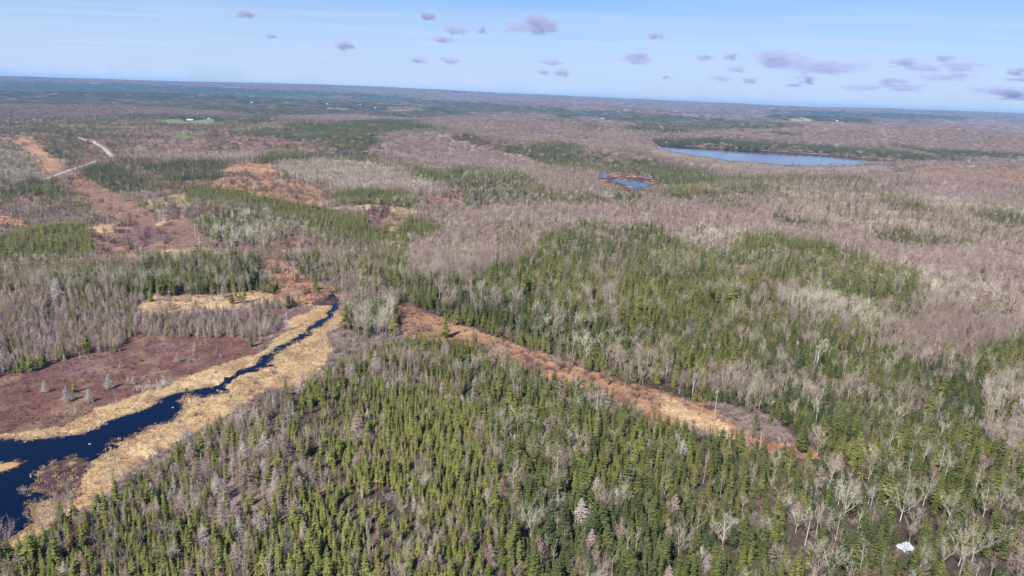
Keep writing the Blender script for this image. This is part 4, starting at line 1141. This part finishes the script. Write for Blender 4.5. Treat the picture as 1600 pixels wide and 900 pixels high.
def S(*ks): return [(k, SPEC[k]) for k in ks if k in SPEC]
gn_scatter('conifer_forest', S('spruce', 'spruce_far', 'spruce_clump'), 'green spruce and fir woods spreading over the near and middle ground', 'forest')
gn_scatter('hardwood_forest', S('maple', 'birch', 'bare_far', 'bare_clump'), 'pale leafless hardwood woods mixed through the green conifers', 'forest')
gn_scatter('young_forest', S('sapling', 'sapling_far', 'sapling_clump'), 'mauve haze of young leafless hardwoods on the gentle hills', 'forest')
gn_scatter('larch_forest', S('larch', 'larch_far'), 'grey bare larch wood between the bog and the dark conifers', 'forest')
gn_scatter('distant_forest', S('spruce_wood', 'bare_wood', 'sapling_wood'), 'bluish far-off woods covering the ridges below the horizon', 'forest')
gn_scatter('undergrowth', S('shrub'), 'low brown and grey brush on the bog and along the clearings', 'undergrowth')
gn_scatter('marsh_grass', S('tuft'), 'dry tan sedge tufts covering the marsh and the cut power line strip', 'grass')


# ------------------------------------------------------------------ utility poles
M_POLE = flat_mat('weathered_pole', (.36, .34, .31), .9, .12, 1.5)
M_INS = flat_mat('insulator', (.55, .56, .58), .3, .05)
def metres(px, py, hpx):
    x, y = ground_at(px, py); z = float(height(x, y))
    _, _, dep = to_px(x, y, z)
    return x, y, z, hpx * float(dep) / F_PX / math.cos(math.atan2(CAM_H, math.hypot(x, y)))
def utility_pole(px, py, hpx, arms, turn, label, legs=1, r=.2):
    x, y, z, H = metres(px, py, hpx)
    root = tag(empty('utility_pole', (x, y, z), turn), label, 'utility pole', 'poles of the power line')
    gap = 4.0
    for s in ([0] if legs == 1 else [-gap / 2, gap / 2]):
        m = MB(); m.prism((s, 0, -.6), (s, 0, H * .5), r, r * .85, 8); m.prism((s, 0, H * .5), (s, 0, H), r * .85, r * .65, 8); m.build('pole', M_POLE, root)
    for k, (dz, hw_) in enumerate(arms):
        m = MB(); m.box((-hw_, r * .7, H - dz - .12), (hw_, r * .7 + .18, H - dz + .12)); m.build('crossarm', M_POLE, root)
        for s in (-.92, 0, .92) if legs == 1 else (-.95, -.5, .5, .95):
            m = MB(); zt = H - dz + .12
            m.prism((hw_ * s, r * .7 + .09, zt), (hw_ * s, r * .7 + .09, zt + .16), .09, .11, 6); m.prism((hw_ * s, r * .7 + .09, zt + .16), (hw_ * s, r * .7 + .09, zt + .34), .06, .08, 6)
            m.build('insulator', M_INS, root)
    if legs == 1:
        m = MB(); m.prism((-.9, r * .7 + .09, H - .45), (0, r * .75, H - 1.3), .035, .035, 4); m.prism((.9, r * .7 + .09, H - .45), (0, r * .75, H - 1.3), .035, .035, 4)
        if arms: m.build('brace', M_POLE, root)
utility_pole(461, 440, 30, [(.4, 1.4), (1.5, 1.1)], .3, 'pole with two crossarms in the orange brush left of the stream head')
utility_pole(565, 484, 35, [(.5, .8)], .4, 'pole rising behind the small stand of trees right of the stream')
utility_pole(1115, 660, 48, [(.5, .9)], .8, 'tall pale pole alone in the tan power line clearing', r=.16)
utility_pole(367, 398, 30, [(2.0, 1.7), (3.6, 1.5)], .3, 'pole with two wide crossarms beside the narrow blue pool')
utility_pole(306, 376, 26, [(.6, .5)], .3, 'thick pale pole in the middle of the brown clearing', r=.34)
utility_pole(253, 345, 17, [(.8, 4.2)], .3, 'two legged pole frame on the sandy patch of the clearing', 2, .3)
utility_pole(286, 344, 16, [(.8, 1.6)], .3, 'pole beside the purple brush right of the sandy patch')
utility_pole(67, 274, 11, [(.5, 2.4)], .3, 'far pole with wide crossarm below the orange cut strip', r=.3)
utility_pole(27, 280, 9, [(.5, 2.4)], .3, 'farthest left pole with wide crossarm among grey trees', r=.3)
utility_pole(89, 260, 10, [(.5, 1.2)], .3, 'far pole at the foot of the orange cut strip', r=.3)
utility_pole(109, 281, 10, [(.6, 4.0)], .3, 'two legged pole frame just below the gravel road', 2, .3)

# ------------------------------------------------------------------ far buildings
M_WALL = flat_mat('white_boards', (.40, .39, .37), .8, .06)
M_ROOF = flat_mat('pale_metal_roof', (.42, .43, .45), .5, .06)
M_DARK = flat_mat('dark_glass', (.04, .045, .05), .3, .05)
HL = ['long white barn in the far green field', 'small white house right of the long barn in the far field', 'white barn among far blue woods, left of the red slope foot', 'white house in the far valley, middle of the picture',
      'small white house right of the valley house', 'white barn in the far valley below the middle ridge', 'white barn right of the far tan field', 'white house far off among blue woods on the left']
for (pp, Lh, Wh, Hh, tr_, kd), (x, y), lb in zip(HOUSES, HOUSEG, HL):
    root = tag(empty(kd, (x, y, float(height(x, y)) - .3), tr_, .42), lb, 'building', 'far farm buildings')
    m = MB(); a, b2 = Lh / 2, Wh / 2
    m.box((-a, -b2, 0), (a, b2, Hh))
    for s in (-1, 1): m.tri((s * a, -b2, Hh), (s * a, b2, Hh), (s * a, 0, Hh + Wh * .42))
    m.build('wall', M_WALL, root)
    m = MB(); e = .6
    for s in (-1, 1): m.quad((-a - e, s * (b2 + e), Hh - .25), (a + e, s * (b2 + e), Hh - .25), (a + e, 0, Hh + Wh * .42 + .2), (-a - e, 0, Hh + Wh * .42 + .2))
    rf = m.build('roof', M_ROOF, root)
    m = MB(); m.box((a * .4, -.5, Hh + Wh * .3), (a * .4 + .9, .5, Hh + Wh * .42 + 1.4)); m.build('chimney', M_WALL, rf)
    m = MB(); m.box((-1.2, -b2 - .06, 0), (1.2, -b2 - .003, Hh * .6)); m.build('door', M_DARK, root)
    for s in (-.6, -.3, .35, .65):
        m = MB(); m.box((a * s - .7, -b2 - .05, Hh * .35), (a * s + .7, -b2 - .003, Hh * .65)); m.build('window', M_DARK, root)

# ------------------------------------------------------------------ white van on the gravel road
def van(px, py, turn, label):
    x, y = ground_at(px, py); z = float(height(x, y)) + .62
    root = tag(empty('van', (x, y, z), turn, 1.15), label, 'van')
    prof = [(-2.6, .45), (-2.6, 1.9), (-2.3, 2.15), (1.0, 2.15), (1.75, 1.35), (2.5, 1.15), (2.6, .45)]
    m = MB(); n_ = len(prof)
    b0 = len(m.v)
    for s in (-.95, .95):
        for px_, pz in prof: m.v.append(Vector((px_, s * (1 if pz < 1.9 else .9), pz)))
    for k in range(n_): m.f.append((b0 + k, b0 + (k + 1) % n_, b0 + n_ + (k + 1) % n_, b0 + n_ + k)); m.m.append(0)
    m.f.append(tuple(range(b0 + n_ - 1, b0 - 1, -1))); m.m.append(0); m.f.append(tuple(range(b0 + n_, b0 + 2 * n_))); m.m.append(0)
    m.build('body', flat_mat('white_paint', (.75, .75, .74), .35, .03), root)
    m = MB(); m.quad((1.06, -.8, 2.1), (1.78, -.86, 1.4), (1.78, .86, 1.4), (1.06, .8, 2.1)); [setattr(v, 'x', v.x + .03) for v in m.v]; m.build('windscreen', M_DARK, root)
    for wx in (-1.7, 1.65):
        for s in (-.85, .85):
            m = MB(); m.prism((wx, s - .12, .36), (wx, s + .12, .36), .36, .36, 12); m.build('wheel', M_DARK, root)
van(149, 223.5, -.7, 'tiny white van on the far gravel road at the upper left')

# ------------------------------------------------------------------ white sheet in the lower right woods
def tarp(px, py):
    x, y = ground_at(px, py)
    root = tag(empty('tarpaulin', (x, y, 0), .35), 'crumpled white sheet draped over a low heap among trees, lower right', 'tarpaulin')
    r = random.Random(3); m = MB(); n_ = 15
    g = {}
    for i in range(n_):
        for j in range(n_):
            u_, v_ = i / (n_ - 1) - .5, j / (n_ - 1) - .5
            e = max(abs(u_), abs(v_)) * 2
            zz = .95 * (1 - e ** 7) + .12 * math.sin(u_ * 19 + v_ * 7) + .10 * math.sin(v_ * 23 - u_ * 5) + r.uniform(-.12, .12) - (.5 if (u_ + .12) ** 2 + (v_ - .05) ** 2 < .008 else 0)
            g[i, j] = len(m.v)
            m.v.append(Vector((u_ * 4.2 * (1 + .08 * math.sin(v_ * 9)), v_ * 2.9 * (1 + .1 * math.sin(u_ * 8)), max(.04, zz))))
    for i in range(n_ - 1):
        for j in range(n_ - 1): m.f.append((g[i, j], g[i + 1, j], g[i + 1, j + 1], g[i, j + 1])); m.m.append(0)
    m.build('cover', flat_mat('white_sheet', (.36, .36, .40), .75, .45, 1.4), root)
    for k, (sx, sy) in enumerate(((-1.6, -1.75), (0.2, -1.85), (1.7, -1.6))):
        w = MB(); w.prism((sx, sy, -.1), (sx + .15, sy - .5, .28), .26, .2, 6); w.build('weight', flat_mat('grey_stone', (.2, .19, .18)), root)
tarp(1415, 856)

# ------------------------------------------------------------------ pale stones in the stream, white dead brush on its bank
M_STONE = flat_mat('pale_stone', (.36, .35, .32), .8, .2)
def stone(px, py, size, label, seed):
    x, y = ground_at(px, py)
    r = random.Random(seed); m = MB()
    import bmesh
    bm = bmesh.new(); bmesh.ops.create_icosphere(bm, subdivisions=2, radius=1)
    for v in bm.verts: v.co = Vector((v.co.x * size * 1.5, v.co.y * size, v.co.z * size * .45)) * r.uniform(.85, 1.15)
    me = bpy.data.meshes.new('stone'); bm.to_mesh(me); bm.free(); me.materials.append(M_STONE)
    o = link_obj('stone', me); o.location = (x, y, .08)
    tag(o, label, 'stone', 'pale stones in the stream')
stone(140, 694, .3, 'pale stone in the wide dark water, nearest of the three', 1)
stone(270, 637, .3, 'pale stone in the pool below the stream narrows', 2)
stone(340, 610, .3, 'pale stone at the right bend of the stream', 3)
M_DEAD = flat_mat('white_dead_wood', (.46, .42, .36), .9, .2)
def dead_brush(px, py, H, label, seed):
    x, y = ground_at(px, py)
    o = shrub(seed, H, 22, .12).build('dead_shrub', M_DEAD); o.location = (x, y, 0)
    tag(o, label, 'dead shrub', 'white dead brush on the stream bank')
for k, (px, py) in enumerate(((213, 611), (221, 611), (229, 609), (237, 609), (246, 608), (253, 605), (262, 600))):
    dead_brush(px, py, 2.2 + .5 * (k % 3), ('leftmost white dead bush in the row along the bank', 'second white dead bush from the left along the bank', 'third white dead bush from the left along the bank',
        'middle white dead bush of the row along the bank', 'white dead bush right of the middle one along the bank', 'last but one white dead bush along the bank', 'rightmost white dead bush at the foot of the grey larch')[k], 800 + k)


# ------------------------------------------------------------------ haze and clouds
hz = MB(); hz.box((-14200, -14200, -60), (14200, 14200, 152))
mh = bpy.data.materials.new('haze'); mh.use_nodes = True
hn, hl = mh.node_tree.nodes, mh.node_tree.links
hn.remove(hn['Principled BSDF'])
pv = hn.new('ShaderNodeVolumePrincipled')
pv.inputs['Color'].default_value = (.29, .59, 1.0, 1)
pv.inputs['Density'].default_value = 5.6e-5
pv.inputs['Anisotropy'].default_value = .1
hl.new(pv.outputs[0], hn['Material Output'].inputs['Volume'])
tag(hz.build('haze', mh), 'thin blue haze over the far ridges', 'haze', kind='stuff')

# scattered clouds, every one a flattened puff of real cloud volume
mc = bpy.data.materials.new('cloud_vapour'); mc.use_nodes = True
n, l = mc.node_tree.nodes, mc.node_tree.links
n.remove(n['Principled BSDF'])
pv = n.new('ShaderNodeVolumePrincipled')
pv.inputs['Color'].default_value = (.56, .58, .74, 1); pv.inputs['Anisotropy'].default_value = 0
tc = n.new('ShaderNodeTexCoord'); oi = n.new('ShaderNodeObjectInfo')
ln = n.new('ShaderNodeVectorMath'); ln.operation = 'LENGTH'; l.new(tc.outputs['Object'], ln.inputs[0])
fo = n.new('ShaderNodeMapRange'); fo.interpolation_type = 'SMOOTHSTEP'
for k, v in zip((1, 2, 3, 4), (.05, 1.0, .42, -.62)): fo.inputs[k].default_value = v
l.new(ln.outputs['Value'], fo.inputs[0])
ad = n.new('ShaderNodeVectorMath'); ad.operation = 'SCALE'; ad.inputs[0].default_value = (1, 1, 1)
mu = n.new('ShaderNodeMath'); mu.operation = 'MULTIPLY'; mu.inputs[1].default_value = 60; l.new(oi.outputs['Random'], mu.inputs[0]); l.new(mu.outputs[0], ad.inputs['Scale'])
av = n.new('ShaderNodeVectorMath'); av.operation = 'ADD'; l.new(tc.outputs['Object'], av.inputs[0]); l.new(ad.outputs[0], av.inputs[1])
nz = n.new('ShaderNodeTexNoise'); nz.inputs['Scale'].default_value = 2.6; nz.inputs['Detail'].default_value = 6; nz.inputs['Roughness'].default_value = .66; l.new(av.outputs[0], nz.inputs['Vector'])
sm = n.new('ShaderNodeMath'); sm.operation = 'ADD'; nn = n.new('ShaderNodeMath'); nn.operation = 'MULTIPLY_ADD'; nn.inputs[1].default_value = 3.4; nn.inputs[2].default_value = -1.25; l.new(nz.outputs[0], nn.inputs[0])
l.new(fo.outputs[0], sm.inputs[0]); l.new(nn.outputs[0], sm.inputs[1])
cl = n.new('ShaderNodeMapRange'); cl.clamp = True
for k, v in zip((1, 2, 3, 4), (.45, 1.0, 0, 1)): cl.inputs[k].default_value = v
l.new(sm.outputs[0], cl.inputs[0])
at = n.new('ShaderNodeAttribute'); at.attribute_type = 'OBJECT'; at.attribute_name = 'thickness'
dm = n.new('ShaderNodeMath'); dm.operation = 'MULTIPLY'; l.new(cl.outputs[0], dm.inputs[0]); l.new(at.outputs['Fac'], dm.inputs[1])
l.new(dm.outputs[0], pv.inputs['Density']); l.new(pv.outputs[0], n['Material Output'].inputs['Volume'])
CLOUDS = [(835, 40, 92, 28, 'large mauve grey cloud highest in the middle of the sky'), (712, 48, 46, 16, 'grey cloud left of the large middle cloud'), (690, 62, 46, 14, 'small cloud touching the underside of its left neighbour'),
 (752, 47, 22, 10, 'tiny puff between the grey cloud and the large middle cloud'), (536, 71, 52, 16, 'flat bottomed cloud alone left of centre'), (383, 22, 36, 15, 'lone cloud high on the left of the sky'),
 (668, 25, 30, 13, 'small cloud high above the left group'), (652, 94, 36, 10, 'small low cloud under the left group'), (703, 95, 40, 10, 'small low cloud under the centre left group'),
 (860, 97, 42, 9, 'thin low cloud below the large middle cloud'), (850, 113, 30, 9, 'lowest thin cloud left of its twin below the middle'), (880, 114, 32, 10, 'lowest thin cloud right of its twin below the middle'),
 (993, 91, 62, 18, 'flat bottomed puffy cloud right of centre'), (1025, 56, 36, 10, 'faint small cloud above the puffy cloud right of centre'), (1100, 90, 36, 9, 'faint thin cloud left of the big right cloud'),
 (1142, 89, 28, 11, 'small cloud touching the left of the big right cloud'), (1150, 107, 38, 10, 'thin cloud below left of the big right cloud'), (1228, 92, 112, 28, 'biggest cloud on the right, its left half'),
 (1300, 103, 106, 22, 'right half of the biggest cloud'), (1255, 104, 96, 18, 'dark underside puff of the biggest cloud'), (1127, 122, 46, 9, 'thin low cloud right of centre near the horizon'),
 (1172, 126, 28, 10, 'small low puff right of the thin low cloud'), (1258, 124, 40, 14, 'small puff under the biggest cloud'), (1042, 121, 24, 7, 'tiny low cloud near the centre right'),
 (1340, 136, 66, 10, 'long thin cloud low on the right'), (1395, 127, 54, 12, 'cloud above the long thin low cloud'), (1418, 137, 70, 11, 'long low cloud right of the long thin cloud'),
 (1415, 97, 60, 14, 'grey cloud at the left end of the right bank'), (1445, 106, 66, 14, 'grey cloud in the middle of the right bank'), (1476, 90, 34, 11, 'small puff on top of the right bank'),
 (1505, 103, 84, 17, 'long grey cloud at the right end of the right bank'), (1470, 121, 90, 11, 'long thin cloud under the right bank'), (1500, 117, 60, 11, 'thin cloud at the underside of the right bank'),
 (1545, 140, 76, 12, 'long low cloud towards the right edge'), (1584, 145, 60, 11, 'low cloud touching the right edge'), (1592, 112, 40, 13, 'cloud cut by the right edge beside the bank'),
 (1590, 124, 46, 8, 'thin streak of cloud at the right edge'), (1588, 152, 50, 9, 'lowest cloud at the right edge'), (1238, 133, 30, 6, 'faint streak under the small puff'), (424, 57, 22, 8, 'tiny faint cloud below the lone left cloud')]
import bmesh
for px, py, w, h, lb in CLOUDS:
    d = ray(px, py); hd = math.hypot(d.x, d.y)
    el = math.atan2(d.z, hd)
    dist = min(1250 / math.tan(max(el, .01)), 34000)
    x, y, z = d.x / hd * dist, d.y / hd * dist, CAM_H + d.z / hd * dist
    sc_ = dist / math.cos(math.atan((px - 800) / F_PX)) * 0 + dist * (fw.x * d.x + fw.y * d.y + fw.z * d.z) / hd / F_PX
    bm = bmesh.new(); bmesh.ops.create_icosphere(bm, subdivisions=2, radius=1.0)
    for v in bm.verts:
        if v.co.z < 0: v.co.z *= .75
    me = bpy.data.meshes.new('cloud'); bm.to_mesh(me); bm.free(); me.materials.append(mc)
    o = link_obj('cloud', me)
    o.location = (x, y, z); o.scale = (w * sc_ * .95, w * sc_ * .6, h * sc_ * 1.05)
    o.rotation_euler = (0, 0, -math.atan2(x, y))
    o['thickness'] = 3.7 / (w * sc_ * .45)
    tag(o, lb, 'cloud', 'scattered clouds')
